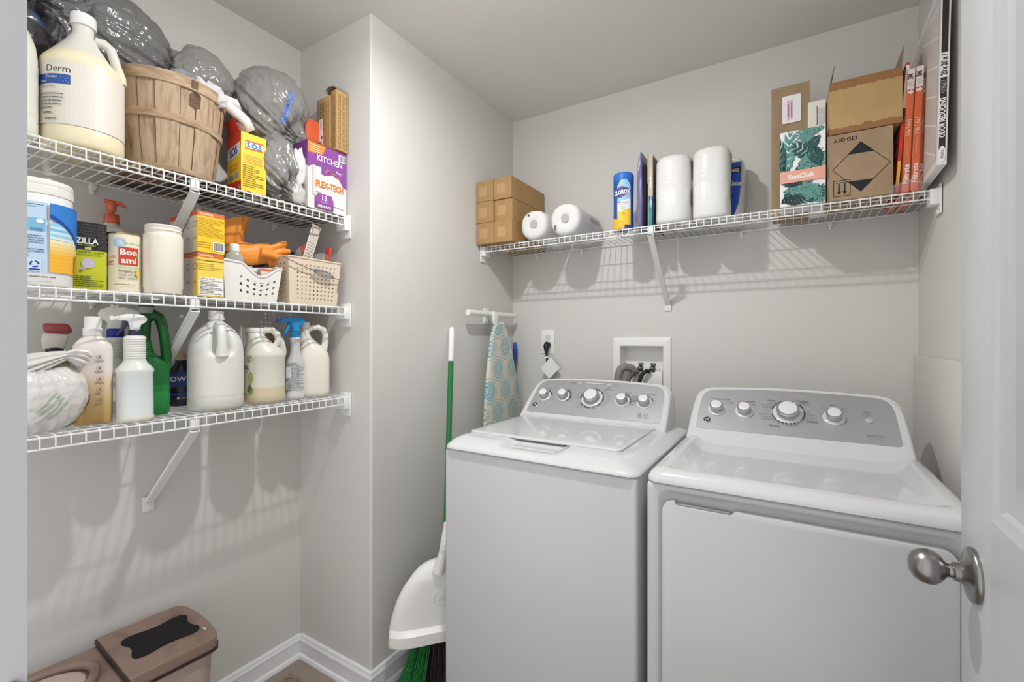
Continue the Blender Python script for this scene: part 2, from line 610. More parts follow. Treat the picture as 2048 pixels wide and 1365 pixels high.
# ---------------------------------------------------------------- washer and dryer
def rring(hx, hy, rc, z, cx=0.0, cy=0.0, ns=24, nc=8):
    pts = []
    rc = max(min(rc, hx, hy), 1e-4)
    for q in range(4):
        a0 = q * PI / 2
        sx = (1, -1, -1, 1)[q]; sy = (1, 1, -1, -1)[q]
        for i in range(nc + 1):
            a = a0 + PI / 2 * i / nc
            pts.append((cx + sx * (hx - rc) + rc * math.cos(a), cy + sy * (hy - rc) + rc * math.sin(a), z))
        nx = pts[-1]
        b0 = ((q + 1) % 4) * PI / 2
        sx2 = (1, -1, -1, 1)[(q + 1) % 4]; sy2 = (1, 1, -1, -1)[(q + 1) % 4]
        e = (cx + sx2 * (hx - rc) + rc * math.cos(b0), cy + sy2 * (hy - rc) + rc * math.sin(b0), z)
        for i in range(1, ns):
            k = i / ns
            pts.append((nx[0] + (e[0] - nx[0]) * k, nx[1] + (e[1] - nx[1]) * k, z))
    return pts

def sstep(a, b, x):
    t = min(max((x - a) / (b - a), 0), 1)
    return t * t * (3 - 2 * t)

CL = math.hypot(0.155, 0.145)
CV = Vector((0, 0.155 / CL, 0.145 / CL))
CN = Vector((0, -0.145 / CL, 0.155 / CL))
def con_map(cx):
    o = Vector((cx, 0.475, 0.955))
    return lambda a, b, h: o + Vector((1, 0, 0)) * a + CV * b + CN * h

def outline(pts, arch, n=9):
    """half outline (u>0, bottom to top) mirrored, with an arched top edge"""
    right = pts
    top = []
    ue, ve = pts[-1]
    for i in range(1, n):
        u = ue - 2 * ue * i / n
        top.append((u, ve + (arch - ve) * (1 - (u / ue) ** 2)))
    return right + top + [(-u, v) for u, v in reversed(pts)]

CON = outline([(0.300, -0.03), (0.299, 0.0), (0.296, 0.08), (0.292, 0.145), (0.287, 0.172), (0.277, 0.193), (0.262, 0.207), (0.24, 0.2145)], 0.2245)
PAN = outline([(0.262, 0.030), (0.269, 0.032), (0.273, 0.038), (0.271, 0.10), (0.268, 0.155), (0.264, 0.175), (0.256, 0.190), (0.243, 0.200), (0.228, 0.2045)], 0.2145)

def console(t, cx):
    mp = con_map(cx)
    m = MB()
    def ring(ins, h):
        out = []
        for u, v in CON:
            k = 1 - ins / 0.28
            out.append(tuple(mp(u * k, 0.1 + (v - 0.1) * (1 - ins / 0.115) if v > 0.05 else v, h)))
        return out
    def back(y, ins, dz):
        out = []
        for u, v in CON:
            p = mp(u * (1 - ins / 0.28), v, 0)
            out.append((p.x, max(y, p.y + 0.012), p.z - (dz if v > 0.1 else 0)))
        return out
    m.loft([ring(0.009, 0.0), ring(0.005, -0.0012), ring(0.0015, -0.005), ring(0.0, -0.010), back(0.60, 0.0, 0.001), back(0.66, 0.004, 0.004), back(0.675, 0.012, 0.012)])
    m.build('console', M_appl, t, smooth=35)
    m = MB()
    m.loft([[tuple(mp(u, v, h)) for u, v in PAN] for h in (0.0001, 0.0012)])
    p = m.build('control_panel', M_panel, t, smooth=0)
    p['label'] = 'brushed grey control panel'
    return mp, p

def knob(t, mp, u, v, rb, point):
    o = mp(u, v, 0.0012)
    M = T(*o) @ rot_to(CN) @ RZ(point)
    M_k = mat('knob_grey', (176, 177, 178), 0.3)
    k = MB().lathe([(rb, 0), (rb, 0.0025), (rb * 0.92, 0.0042), (rb * 0.76, 0.005)], 40, M=M, cap1=True).build('knob_base', M_appl, t)
    MB().lathe([(rb * 0.74, 0.005), (rb * 0.70, 0.012), (rb * 0.68, 0.021), (rb * 0.6, 0.022)], 40, M=M).build('knob_skirt', M_k, k)
    MB().lathe([(rb * 0.75, 0.014), (rb * 0.74, 0.0255), (rb * 0.68, 0.0285), (rb * 0.6, 0.0285)], 40, M=M).build('knob_ring', M_chrome, k)
    mbc = MB().lathe([(rb * 0.60, 0.0265), (rb * 0.59, 0.0295), (rb * 0.53, 0.0302)], 40, M=M)
    mbc.b2(-rb * 0.06, rb * 0.06, rb * 0.55, rb * 0.72, 0.026, 0.0292, 0.0006, M=M)
    mbc.build('knob_cap', mat('cap_pale', (222, 222, 222), 0.35), k)

def badge(t, mp, u, v):
    M = T(*mp(u, v, 0.0012)) @ rot_to(CN)
    b = MB().lathe([(0.0125, 0), (0.0125, 0.002), (0.0112, 0.0028), (0.0, 0.0028)], 32, M=M).build('logo_badge', M_chrome, t)
    d = Decal(lambda a, c, h: mp(u + a, v + c, 0.0012 + 0.0028 + h))
    K = (25, 26, 30)
    d.circ(0, 0, 0.0098, 0.0098, K, 28)
    for i in range(4):
        a = PI / 4 + i * PI / 2
        d.ring(0.0078 * math.cos(a), 0.0078 * math.sin(a), 0.0014, 0.0019, (215, 215, 215), 10, a + PI * 0.6, a + PI * 1.5)
    d.text('G', -0.0026, -0.0035, 0.0075, (225, 225, 225), shear=0.2)
    d.text('E', 0.0026, -0.0035, 0.0075, (225, 225, 225), shear=0.2)
    d.build('logo', b)

def ticks(d, u, v, r, segs, c):
    for a0, a1 in segs:
        d.ring(u, v, r, r + 0.0035, c, 6, R(a0), R(a1))
    d.up()

GT = (96, 98, 102)
GD = (58, 60, 64)

# washer
wx = -0.652
t = thing('washing_machine', 'white top-load washing machine left of the dryer, five knobs on its console', 'washing machine', (wx, 1.155, 0))
MB().b2(-0.317, 0.317, 0, 0.68, 0.022, 0.921, 0.011, seg=4).build('cabinet', M_appl2, t)
for sx in (-1, 1):
    for y in (0.06, 0.62):
        MB().lathe([(0.02, 0.0005), (0.022, 0.008), (0.01, 0.01), (0.01, 0.024)], 14, M=T(sx * 0.27, y, 0)).build('foot', M_black, t)
rings = []
for ins, z in ((0.006, 0.922), (0.0, 0.9235), (0.0, 0.926), (0.0015, 0.9295), (0.005, 0.933), (0.011, 0.937), (0.020, 0.942), (0.031, 0.9475), (0.043, 0.952), (0.056, 0.9555), (0.066, 0.957), (0.078, 0.958), (0.09, 0.958), (0.104, 0.958), (0.12, 0.958)):
    rg = rring(0.321 - ins * 0.85, 0.344 - ins, 0.034 - ins * 0.3, z, -0.35 * ins, 0.337, ns=64)
    out = []
    for (x, y, zz) in rg:
        sx = 1 - sstep(0.075, 0.115, abs(x + 0.018))
        sy = sstep(0.016, 0.05, y) * (1 - sstep(0.085, 0.118, y))
        out.append((x, y, zz - 0.015 * sx * sy))
    rings.append(out)
MB().loft(rings).build('top_cover', M_appl, t, smooth=50)
# lid with a thin groove around it
lx = -0.026
m = MB()
m.loft([rring(0.266 - i, 0.178 - i, 0.018, z, lx, 0.276) for i, z in ((0.0, 0.9582), (0, 0.9618), (0.0012, 0.9632), (0.004, 0.9642), (0.02, 0.9648))])
m.build('lid', M_appl, t, smooth=30)
MB().b2(-0.1, 0.066, 0.100, 0.112, 0.9545, 0.9581).build('lid_grip', mat('grip_grey', (120, 121, 123), 0.4), t, smooth=0)
MB().b2(lx - 0.27, lx + 0.27, 0.455, 0.472, 0.9575, 0.9655, 0.002).build('hinge_cover', M_appl, t)
mp, pn = console(t, -0.020)
KN = [(-0.2175, 0.116, 0.027, 0.5), (-0.132, 0.122, 0.027, 0.4), (-0.0075, 0.121, 0.043, 0.4), (0.1170, 0.119, 0.028, -0.5), (0.2010, 0.118, 0.028, -0.4)]
for u, v, r, p in KN:
    knob(t, mp, u, v, r, p)
for u, v in ((-0.082, 0.197), (0.046, 0.195)):
    MB().lathe([(0.0085, 0.0), (0.0085, 0.0025), (0.0075, 0.0035)], 24, M=T(*mp(u, v, 0.0012)) @ rot_to(CN)).build('button', mat('button_grey', (180, 181, 183), 0.35), t)
badge(t, mp, -0.2455, 0.066)
d = Decal(mp, h0=0.0015)
d.text('Soil Level', -0.212, 0.157, 0.0055, GT)
d.text('Temperature', -0.127, 0.158, 0.0055, GT)
d.lines(-0.145, 0.150, -0.109, 0.156, 1, GT, 2, 0.4)
d.text('Deep Fill', -0.112, 0.1945, 0.005, GT)
d.text('Start', 0.048, 0.176, 0.0055, GT); d.lines(0.03, 0.168, 0.066, 0.173, 1, GT, 4, 0.4)
d.rect(-0.058, 0.1985, 0.028, 0.2025, (225, 225, 226))
for i, s in enumerate(('Fill', 'Soak', 'Wash', 'Rinse', 'Spin')):
    d.text(s, -0.05 + i * 0.018, 0.2055, 0.0035, GT, up=False)
    d.circ(-0.05 + i * 0.018, 0.1995, 0.0012, 0.0012, GD, 8)
d.text('Power', 0.071, 0.198, 0.004, GT); d.text('Lid Locked', 0.076, 0.190, 0.004, GT)
d.text('Options', 0.130, 0.158, 0.0055, GT)
d.text('Stain PreTreat', 0.212, 0.157, 0.0055, GD)
ticks(d, -0.2175, 0.116, 0.029, [(20, 45), (50, 75)], GD)
ticks(d, -0.132, 0.122, 0.029, [(-50, -25), (-20, 10), (15, 40), (45, 70)], GD)
ticks(d, -0.0075, 0.121, 0.0455, [(100, 125), (60, 85), (25, 50), (-15, 15), (-50, -25), (-75, -60), (-115, -80), (-145, -122), (160, 185)], GD)
ticks(d, 0.1170, 0.119, 0.030, [(60, 80), (35, 55), (8, 30), (-15, 3)], GD)
ticks(d, 0.2010, 0.118, 0.030, [(20, 45), (60, 70)], GD)
for s, u, v, al in (('Whites', 0.028, 0.158, 'L'), ('Colors', 0.048, 0.146, 'L'), ('Casuals', 0.052, 0.132, 'L'), ('Delicates', 0.052, 0.117, 'L'), ('Quick', 0.049, 0.102, 'L'), ('Bulky', 0.04, 0.087, 'L'), ('Sheets', 0.01, 0.068, 'L'),
                    ('Power', -0.056, 0.142, 'R'), ('Active', -0.059, 0.128, 'R'), ('Drain', -0.059, 0.113, 'R'), ('Rinse', -0.046, 0.083, 'R'), ('Drain + Spin', -0.03, 0.070, 'R'), ('Auto', 0.0, 0.170, 'C')):
    d.text(s, u, v, 0.0042, GT, al)
for (u, v) in ((0.148, 0.143), (0.150, 0.130), (0.150, 0.118), (0.146, 0.105)):
    d.lines(u, v, u + 0.024, v + 0.006, 1, GT, 3, 0.5)
for (u, v) in ((-0.188, 0.132), (-0.185, 0.122), (-0.100, 0.135), (-0.100, 0.120), (-0.100, 0.107), (0.232, 0.132), (0.233, 0.121)):
    d.lines(u, v, u + 0.012, v + 0.005, 1, GT, 5, 0.5)
d.ring(0.196, 0.055, 0.0062, 0.0072, GD, 24); d.lines(0.191, 0.051, 0.201, 0.059, 2, GD, 8)
d.ring(0.222, 0.056, 0.006, 0.0068, GT, 16, 0, PI); d.lines(0.212, 0.048, 0.232, 0.056, 2, GT, 9)
d.build_split('control_marking', pn, [-0.195, -0.095, 0.065, 0.155])

# dryer
t = thing('clothes_dryer', 'white front-load clothes dryer right of the washing machine, large flat door', 'clothes dryer', (-0.003, 1.155, 0))
def xz(r, y):
    return [(p[0], y, p[1]) for p in r]
HX = 0.309
m = MB()
zc, hz = (0.022 + 0.921) / 2, (0.921 - 0.022) / 2
o = lambda ins, y, rc: xz(rring(HX - ins, hz - ins, rc, 0, 0, zc), y)
i_ = lambda ins, y, rc: xz(rring(0.279 - ins, 0.425 - ins, rc, 0, 0, 0.481), y)
m.loft([o(0, 0.68, 0.01), o(0, 0.010, 0.01), o(0.001, 0.006, 0.01), o(0.004, 0.002, 0.01), o(0.009, 0.0, 0.01), i_(-0.004, 0.0, 0.032), i_(0.0, 0.0015, 0.03), i_(0.003, 0.006, 0.03), i_(0.010, 0.014, 0.028), i_(0.016, 0.017, 0.026), i_(0.024, 0.018, 0.024)])
m.build('cabinet', M_appl2, t, smooth=50)
for sx in (-1, 1):
    for y in (0.06, 0.62):
        MB().lathe([(0.02, 0.0005), (0.022, 0.008), (0.01, 0.01), (0.01, 0.024)], 14, M=T(sx * 0.27, y, 0)).build('foot', M_black, t)
# door outline with the finger pull notched into its top edge
def arc(cx, cz, r, a0, a1, n=7):
    return [(cx + r * math.cos(R(a0 + (a1 - a0) * k / n)), cz + r * math.sin(R(a0 + (a1 - a0) * k / n))) for k in range(n + 1)]
x0, x1, z0, z1 = -0.269, 0.269, 0.07, 0.883
dp = arc(x0 + 0.022, z0 + 0.022, 0.022, 180, 270) + arc(x1 - 0.022, z0 + 0.022, 0.022, 270, 360) + arc(x1 - 0.026, z1 - 0.026, 0.026, 0, 90)
dp += [(-0.108, z1), (-0.112, z1 - 0.007), (-0.117, z1 - 0.009), (-0.235, z1 - 0.009), (-0.238, z1 - 0.006), (-0.240, z1)]
dp += arc(x0 + 0.026, z1 - 0.026, 0.026, 90, 180)
dr = MB().prism(dp, 0.0235, 0.004, M=T(0, 0.005, 0)).build('door', M_appl2, t, smooth=40)
MB().b2(-0.233, -0.117, -0.002, 0.012, z1 - 0.0085, z1 - 0.0045, 0.001).build('finger_pull', mat('pull_grey', (150, 151, 153), 0.4), dr)
rings = [rring(HX + 0.002 - i, 0.344 - i, 0.035 - i * 0.2, z, 0, 0.337) for i, z in
         ((0.006, 0.922), (0.0, 0.9235), (0, 0.927), (0.0015, 0.933), (0.005, 0.940), (0.011, 0.9465), (0.02, 0.951), (0.030, 0.953), (0.038, 0.9535), (0.045, 0.952), (0.056, 0.946), (0.068, 0.939), (0.075, 0.9365), (0.085, 0.9355), (0.14, 0.935))]
MB().loft(rings).build('top_cover', M_appl, t, smooth=50)
mp, pn = console(t, -0.004)
KD = [(-0.213, 0.115, 0.028, 0.55), (-0.1277, 0.1145, 0.028, 0.5), (-0.003, 0.12, 0.043, -0.75), (0.1185, 0.116, 0.029, 0.5)]
for u, v, r, p in KD:
    knob(t, mp, u, v, r, p)
MB().lathe([(0.0095, 0.0), (0.0095, 0.0022), (0.0085, 0.003)], 24, M=T(*mp(0.2045, 0.1146, 0.0012)) @ rot_to(CN)).build('start_button', _mats['button_grey'], t)
badge(t, mp, -0.2395, 0.066)
d = Decal(mp, h0=0.0015)
d.text('Extended Tumble', -0.202, 0.1585, 0.0058, GD)
d.text('Temperature', -0.120, 0.1565, 0.0058, GD)
d.text('Cottons', -0.050, 0.168, 0.005, GT, bold=0.01)
d.rect(-0.055, 0.163, -0.020, 0.1636, GT)
d.text('Casuals', 0.043, 0.170, 0.0055, GD, bold=0.01)
d.text('Delicates', 0.062, 0.091, 0.0055, GD, bold=0.01); d.rect(0.034, 0.0885, 0.075, 0.089, GT)
d.text('Time Dry', -0.040, 0.0625, 0.0058, GD, bold=0.015)
for s, u, v, al in (('Less Dry', -0.039, 0.155, 'R'), ('Optimum Dry', -0.046, 0.146, 'R'), ('More Dry', -0.051, 0.136, 'R'), ('Off', -0.056, 0.121, 'R'), ('Quick Fluff 15', -0.054, 0.107, 'R'), ('Dewrinkle 20', -0.05, 0.098, 'R'), ('Damp Dry 30', -0.044, 0.088, 'R'),
                    ('More Dry', 0.012, 0.173, 'L'), ('Less Dry', 0.026, 0.165, 'L'), ('Damp Alert', 0.030, 0.158, 'L'), ('Off', 0.05, 0.127, 'L'), ('More Dry', 0.049, 0.115, 'L'), ('Less Dry', 0.046, 0.103, 'L'),
                    ('80', -0.028, 0.075, 'C'), ('70', -0.018, 0.071, 'C'), ('60', -0.006, 0.068, 'C'), ('50', 0.006, 0.068, 'C'), ('40', 0.018, 0.071, 'C')):
    d.text(s, u, v, 0.0042, GT, al)
ticks(d, -0.003, 0.12, 0.0435, [(112, 128), (95, 108), (70, 90), (25, 48), (18, 21), (-12, 12), (-32, -16), (-42, -38), (-58, -48), (-72, -62), (-86, -76), (-100, -90), (-114, -104), (-130, -118), (-146, -134), (-166, -150), (150, 166), (132, 146)], (40, 41, 44))
for (u, v) in ((-0.168, 0.143), (-0.098, 0.140), (-0.145, 0.149), (-0.108, 0.149), (-0.180, 0.147), (0.096, 0.149), (0.145, 0.146)):
    d.lines(u - 0.008, v, u + 0.010, v + 0.004, 1, GT, 5, 0.5)
d.text('Signal', 0.117, 0.158, 0.0058, GD)
d.text('Start', 0.2025, 0.1385, 0.0062, GD, bold=0.012); d.lines(0.188, 0.1315, 0.220, 0.1355, 1, GT, 6, 0.4)
d.text('Sensor Dry', 0.213, 0.0515, 0.0062, GD)
d.build_split('control_marking', pn, [-0.176, -0.092, 0.09, 0.165])

# ---------------------------------------------------------------- things on the back wall
t = thing('wall_outlet', 'white outlet plate on the back wall with a black plug in it', 'outlet', (-1.0655, YB, 1.262))
MB().b2(-0.037, 0.037, -0.0055, -0.0004, -0.061, 0.061, 0.002).build('cover_plate', M_wplastic, t)
f_ = MB()
for zz in (-0.0205, 0.0205):
    f_.loft([[(p[0], -y, p[1] + zz) for p in rring(0.0165, 0.014, 0.011, 0, ns=3)] for y in (0.0056, 0.0065)])
f_.build('socket', mat('socket_plastic', (214, 213, 209), 0.4), t)
t = thing('power_cord', 'black plug and cord hanging from the wall outlet', 'cord', (-1.062, YB, 1.245))
m = MB().tube([(0, -0.0075, 0), (0, -0.022, 0.001), (0.001, -0.03, -0.006), (0.002, -0.033, -0.02), (0.004, -0.033, -0.045)], [0.0155, 0.0165, 0.0155, 0.012, 0.006], 14)
m.build('plug', M_black, t)
MB().tube([(0.004, -0.033, -0.043), (0.007, -0.034, -0.08), (0.018, -0.03, -0.14), (0.03, -0.03, -0.2), (0.04, -0.05, -0.35), (0.06, -0.06, -0.55)], 0.0055, 8).build('cable', M_black, t)
g = MB().loft([[tuple(Vector((0.028, -0.0445, -0.115)) + Vector(p)) for p in q] for q in
               ([(0.005, 0, 0.055), (-0.052, -0.001, -0.003), (-0.003, 0, -0.054), (0.053, 0.004, 0.002)], [(0.005, 0.0008, 0.055), (-0.052, -0.0002, -0.003), (-0.003, 0.0008, -0.054), (0.053, 0.0048, 0.002)])])
g.b2(-0.002, 0.019, -0.0445, -0.0225, -0.066, -0.058, 0.001)
g.build('paper_tag', mat('tag_paper', (232, 231, 226), 0.5), t, smooth=0)['label'] = 'white square tag on the cord'

t = thing('washer_outlet_box', 'white recessed wall box with two hose valves behind the washer', 'outlet box', (-0.5865, YB, 1.13))
m = MB()
W2, H2 = 0.131, 0.157
def fr(hx, z0, z1, y, cx=0.0, rc=0.003):
    return xz(rring(hx, (z1 - z0) / 2, rc, 0, cx, (z0 + z1) / 2, ns=4, nc=3), y)
m.loft([fr(W2, -H2, H2 - 0.004, -0.0006), fr(W2, -H2, H2 - 0.004, -0.0075), fr(W2 - 0.004, -H2 + 0.004, H2 - 0.008, -0.0095), fr(0.101, -0.105, 0.1155, -0.0095), fr(0.0975, -0.1, 0.112, -0.006), fr(0.0955, -0.1, 0.112, 0.072)], cap0=False)
m.build('box_frame', M_wplastic, t, smooth=30)
MB().b2(-0.094, 0.094, -0.004, 0.0715, -0.0995, 0.0, 0.003).b2(-0.094, 0.094, 0.052, 0.0715, 0.0005, 0.022, 0.002).build('valve_deck', M_wplastic, t)
for x, c in ((0.0, (120, 116, 110)), (0.055, (120, 116, 110))):
    M_v = mat('valve_brass', c, 0.3, 0.9)
    m = MB().b2(x - 0.008, x + 0.008, -0.006, 0.004, -0.004, 0.03, 0.003)
    m.lathe([(0.0, 0), (0.011, 0.0), (0.013, 0.008), (0.010, 0.014), (0.006, 0.018)], 16, M=T(x, 0.0, 0.014) @ rot_to((-0.75, -0.6, -0.25)))
    v_ = m.build('valve', M_v, t)
    MB().b2(x - 0.011, x + 0.012, -0.016, -0.004, 0.026, 0.038, 0.003).build('valve_handle', mat('valve_grey', (105, 104, 102), 0.5), v_)
M_hose_g = mat('grey_hose', (132, 129, 126), 0.5, bump=(300, 0.6, 0.002, (0.2, 0.2, 1)))
t = thing('drain_hose', 'thick ribbed grey hose looping out of the wall box left side', 'hose', (-0.66, YB, 1.03))
MB().tube([(0.055, -0.012, 0.088), (0.035, -0.026, 0.113), (0.012, -0.04, 0.119), (-0.008, -0.05, 0.108), (-0.017, -0.055, 0.08), (-0.018, -0.06, 0.03), (-0.015, -0.07, -0.08)], [0.0165, 0.018, 0.0185, 0.0185, 0.0185, 0.0185, 0.0185], 16).build('hose', M_hose_g, t)
t = thing('supply_hose', 'black rubber hose on the right valve of the wall box', 'hose', (-0.545, YB, 1.03))
MB().tube([(0.0, -0.018, 0.1), (-0.012, -0.03, 0.102), (-0.026, -0.038, 0.09), (-0.036, -0.042, 0.065), (-0.041, -0.048, 0.03), (-0.042, -0.06, -0.08)], 0.0095, 12).build('hose', M_black, t)
t = thing('supply_hose', 'short grey supply hose on the left valve, tucked beside the thick hose', 'hose', (-0.6, YB, 1.03))
MB().tube([(0.0, -0.018, 0.095), (-0.014, -0.032, 0.094), (-0.026, -0.05, 0.075), (-0.036, -0.065, 0.03), (-0.038, -0.08, -0.08)], 0.0095, 12).build('hose', mat('hose_dark_grey', (92, 90, 88), 0.5), t)

# ---------------------------------------------------------------- T hook, ironing board, broom, dustpan
t = thing('wall_hook', 'white T-shaped hanger bar on the side wall above the ironing board', 'hook', (XS, 1.83, 1.396))
MB().tube([(0.045, -0.2, 0), (0.045, 0.2, 0)], 0.0135, 18).build('bar', M_wplastic, t)
m = MB().b2(0.0005, 0.008, -0.02, 0.02, -0.05, 0.03, 0.003)
m.b2(0.006, 0.045, -0.008, 0.008, -0.008, 0.008, 0.002)
m.prism([(-0.022, 0.012), (0.022, 0.012), (0.020, -0.035), (0.012, -0.052), (-0.012, -0.052), (-0.020, -0.035)], 0.01, 0.003, M=T(0.06, 0, 0) @ RZ(PI / 2))
m.build('bracket', M_wplastic, t)

M_iron = bpy.data.materials.new('medallion_fabric'); M_iron.use_nodes = True
def iron_mat(m):
    nt = m.node_tree; b = nt.nodes['Principled BSDF']; b.inputs['Roughness'].default_value = 0.85
    N = nt.nodes.new; Lk = nt.links.new
    tc = N('ShaderNodeTexCoord'); sp = N('ShaderNodeSeparateXYZ'); Lk(tc.outputs['Object'], sp.inputs[0])
    def mth(op, a, b_=None, c=None):
        n = N('ShaderNodeMath'); n.operation = op
        for i, v in enumerate((a, b_, c)):
            if v is None: continue
            if isinstance(v, (int, float)): n.inputs[i].default_value = v
            else: Lk(v, n.inputs[i])
        return n.outputs[0]
    ax, az = 0.132, 0.206
    def cell(ou, ov):
        u = mth('SUBTRACT', mth('MULTIPLY', mth('FRACT', mth('ADD', mth('DIVIDE', sp.outputs[1], ax), ou)), ax), ax / 2)
        v = mth('SUBTRACT', mth('MULTIPLY', mth('FRACT', mth('ADD', mth('DIVIDE', sp.outputs[2], az), ov)), az), az / 2)
        r = mth('SQRT', mth('ADD', mth('MULTIPLY', u, u), mth('MULTIPLY', mth('MULTIPLY', v, v), 0.8)))
        a = mth('ARCTAN2', v, u)
        return r, a
    def pattern(r, a):
        pet = mth('ADD', 0.0445, mth('MULTIPLY', mth('SINE', mth('MULTIPLY', a, 16.0)), 0.0035))
        disc = mth('LESS_THAN', r, pet)
        rings = mth('SINE', mth('ADD', mth('MULTIPLY', r, 520.0), mth('MULTIPLY', mth('SINE', mth('MULTIPLY', a, 16.0)), 1.3)))
        hole = mth('GREATER_THAN', mth('ADD', rings, mth('MULTIPLY', mth('SINE', mth('MULTIPLY', a, 32.0)), 0.6)), -0.15)
        fill = mth('MULTIPLY', disc, hole)
        edge = mth('LESS_THAN', mth('ABSOLUTE', mth('SUBTRACT', r, 0.0535)), 0.0014)
        return mth('MAXIMUM', fill, edge), mth('LESS_THAN', r, 0.012)
    p1, c1 = pattern(*cell(0.0, 0.0)); p2, c2 = pattern(*cell(0.5, 0.5))
    pat = mth('MAXIMUM', p1, p2)
    mx = N('ShaderNodeMix'); mx.data_type = 'RGBA'; Lk(pat, mx.inputs[0])
    mx.inputs[6].default_value = rgba((224, 213, 194)); mx.inputs[7].default_value = rgba((112, 178, 192))
    Lk(mx.outputs[2], b.inputs['Base Color'])
iron_mat(M_iron)
t = thing('ironing_board', 'ironing board with turquoise medallion cover hanging beside the washer', 'ironing board', (XS + 0.045, 1.895, 0.0))
prof = [(1.352, 0.006), (1.349, 0.022), (1.338, 0.04), (1.318, 0.056), (1.28, 0.075), (1.2, 0.1), (1.1, 0.128), (1.0, 0.15), (0.9, 0.168), (0.8, 0.175), (0.5, 0.178), (0.22, 0.178)]
tilt = lambda z: (1.352 - z) * 0.03
cy_ = lambda z: -0.045 + min((1.352 - z) / 0.45, 1.0) * 0.045
m = MB()
poly_r = [(cy_(z) + w, z) for z, w in prof]; poly_l = [(cy_(z) - w, z) for z, w in prof]
pl = poly_l[::-1] + poly_r
m.loft([[(0.012 + dx, p[0], p[1]) for p in [(q[0] * k + (1 - k) * 0, q[1]) for q in pl]] for dx, k in ((0.0, 0.97), (0.005, 1.0), (0.014, 1.0), (0.019, 0.97))])
m.build('padded_cover', M_iron, t, smooth=60)
MB().b2(-0.008, 0.0115, -0.02, 0.02, 0.24, 1.36, 0.003).build('frame_rail', M_wplastic, t)
mb = MB()
mb.tube([(-0.02, -0.035, 1.22), (-0.02, -0.05, 0.3)], 0.009, 10).tube([(-0.02, 0.03, 1.22), (-0.02, 0.05, 0.3)], 0.009, 10)
mb.build('folded_legs', mat('leg_grey', (70, 70, 72), 0.4), t)

t = thing('cleaning_brush', 'blue-gripped dark brush handle in the corner behind the ironing board', 'brush', (XS + 0.037, YB - 0.040, 0))
MB().tube([(0, 0, 1.258), (0, 0, 1.25), (0, 0, 1.2), (0, 0, 1.165)], [0.008, 0.0115, 0.0125, 0.009], 14).build('grip', mat('brush_blue', (38, 88, 178), 0.35, bump=(1, 0.0, 0.0, O1)), t)
g = MB()
for k in range(6):
    g.tube([(0, 0, 1.175 + k * 0.009), (0, 0, 1.178 + k * 0.009)], 0.0132, 14)
g.build('grip_rib', mat('brush_navy', (28, 60, 140), 0.4), t)
MB().tube([(0, 0, 1.166), (0.002, -0.002, 0.6), (0.004, -0.004, 0.02)], 0.0075, 10).build('shaft', mat('shaft_grey', (75, 74, 76), 0.4), t)
MB().b2(-0.025, 0.03, -0.06, 0.025, 0.0005, 0.035, 0.006).build('brush_head', M_black, t)

t = thing('broom', 'green-handled broom with white grip leaning between wall and washer', 'broom', (-1.108, 1.3125, 0), R(50))
A = Vector((-0.0, -0.012, 0.24)); B = RZ(R(-50)) @ Vector((-1.2635 + 1.108, 1.555 - 1.3125, 1.328))
q = lambda k: tuple(A + (B - A) * k)
MB().tube([q(0.0), q(0.9)], 0.0112, 16).build('handle', mat('broom_green', (38, 118, 62), 0.3), t)
MB().tube([q(0.865), q(0.87), q(0.93), q(0.985), q(0.998), q(1.0)], [0.0112, 0.0128, 0.0125, 0.0125, 0.009, 0.004], 16).build('grip', mat('grip_white', (235, 235, 235), 0.4, bump=(220, 0.7, 0.002, (0.3, 0.3, 1))), t)
m = MB()
m.loft([rring(hx, hy, 0.012, z, 0.0, -0.012, ns=4, nc=5) for hx, hy, z in ((0.10, 0.022, 0.20), (0.103, 0.024, 0.215), (0.09, 0.022, 0.245), (0.04, 0.018, 0.275), (0.018, 0.015, 0.30))])
m.build('broom_head', M_black, t)
rnd = random.Random(4)
def bristles(xr, n, c, nm):
    m = MB()
    for i in range(n):
        x = rnd.uniform(*xr); y = rnd.uniform(-0.03, 0.008)
        sp = 1.0
        xb = x * (1.7 if x < 0 else 1.25) + rnd.uniform(-0.010, 0.010)
        yb = (y + 0.012) * 2.0 - 0.03 + rnd.uniform(-0.008, 0.008)
        zb = rnd.uniform(0.004, 0.03)
        m.tube([(x, y, 0.203), ((x + xb) / 2 + rnd.uniform(-0.003, 0.003), (y + yb) / 2, 0.105), (xb, yb, zb)], [0.0014, 0.0014, 0.0009], 4)
    o = m.build(nm, c, t, smooth=0)
    o['kind'] = 'stuff'
    return o
bristles((-0.098, -0.045), 170, mat('bristle_green', (36, 124, 58), 0.45), 'green_bristles')['label'] = 'green bristles'
bristles((-0.045, 0.098), 420, mat('bristle_dark', (50, 44, 50), 0.5), 'dark_bristles')['label'] = 'dark grey bristles'

t = thing('dustpan', 'white dustpan clipped upright in front of the broom bristles', 'dustpan', (-1.086, 1.279, 0.0), rz=R(50))
m = MB()
rowz = [(0.185, 0.166), (0.2, 0.17), (0.25, 0.170), (0.3, 0.163), (0.36, 0.147), (0.41, 0.118), (0.44, 0.085), (0.455, 0.05), (0.46, 0.02)]
_r = []
for i in range(len(rowz) - 1):
    q0, q1, q2, q3 = rowz[max(i - 1, 0)], rowz[i], rowz[i + 1], rowz[min(i + 2, len(rowz) - 1)]
    for k in range(4):
        tt = k / 4
        _r.append(tuple(0.5 * (2 * q1[c] + (q2[c] - q0[c]) * tt + (2 * q0[c] - 5 * q1[c] + 4 * q2[c] - q3[c]) * tt * tt + (3 * q1[c] - q0[c] - 3 * q2[c] + q3[c]) * tt ** 3) for c in (0, 1)))
rowz = sorted(_r + [rowz[-1], (0.234, 0.1702), (0.239, 0.1702)])
nu = 32
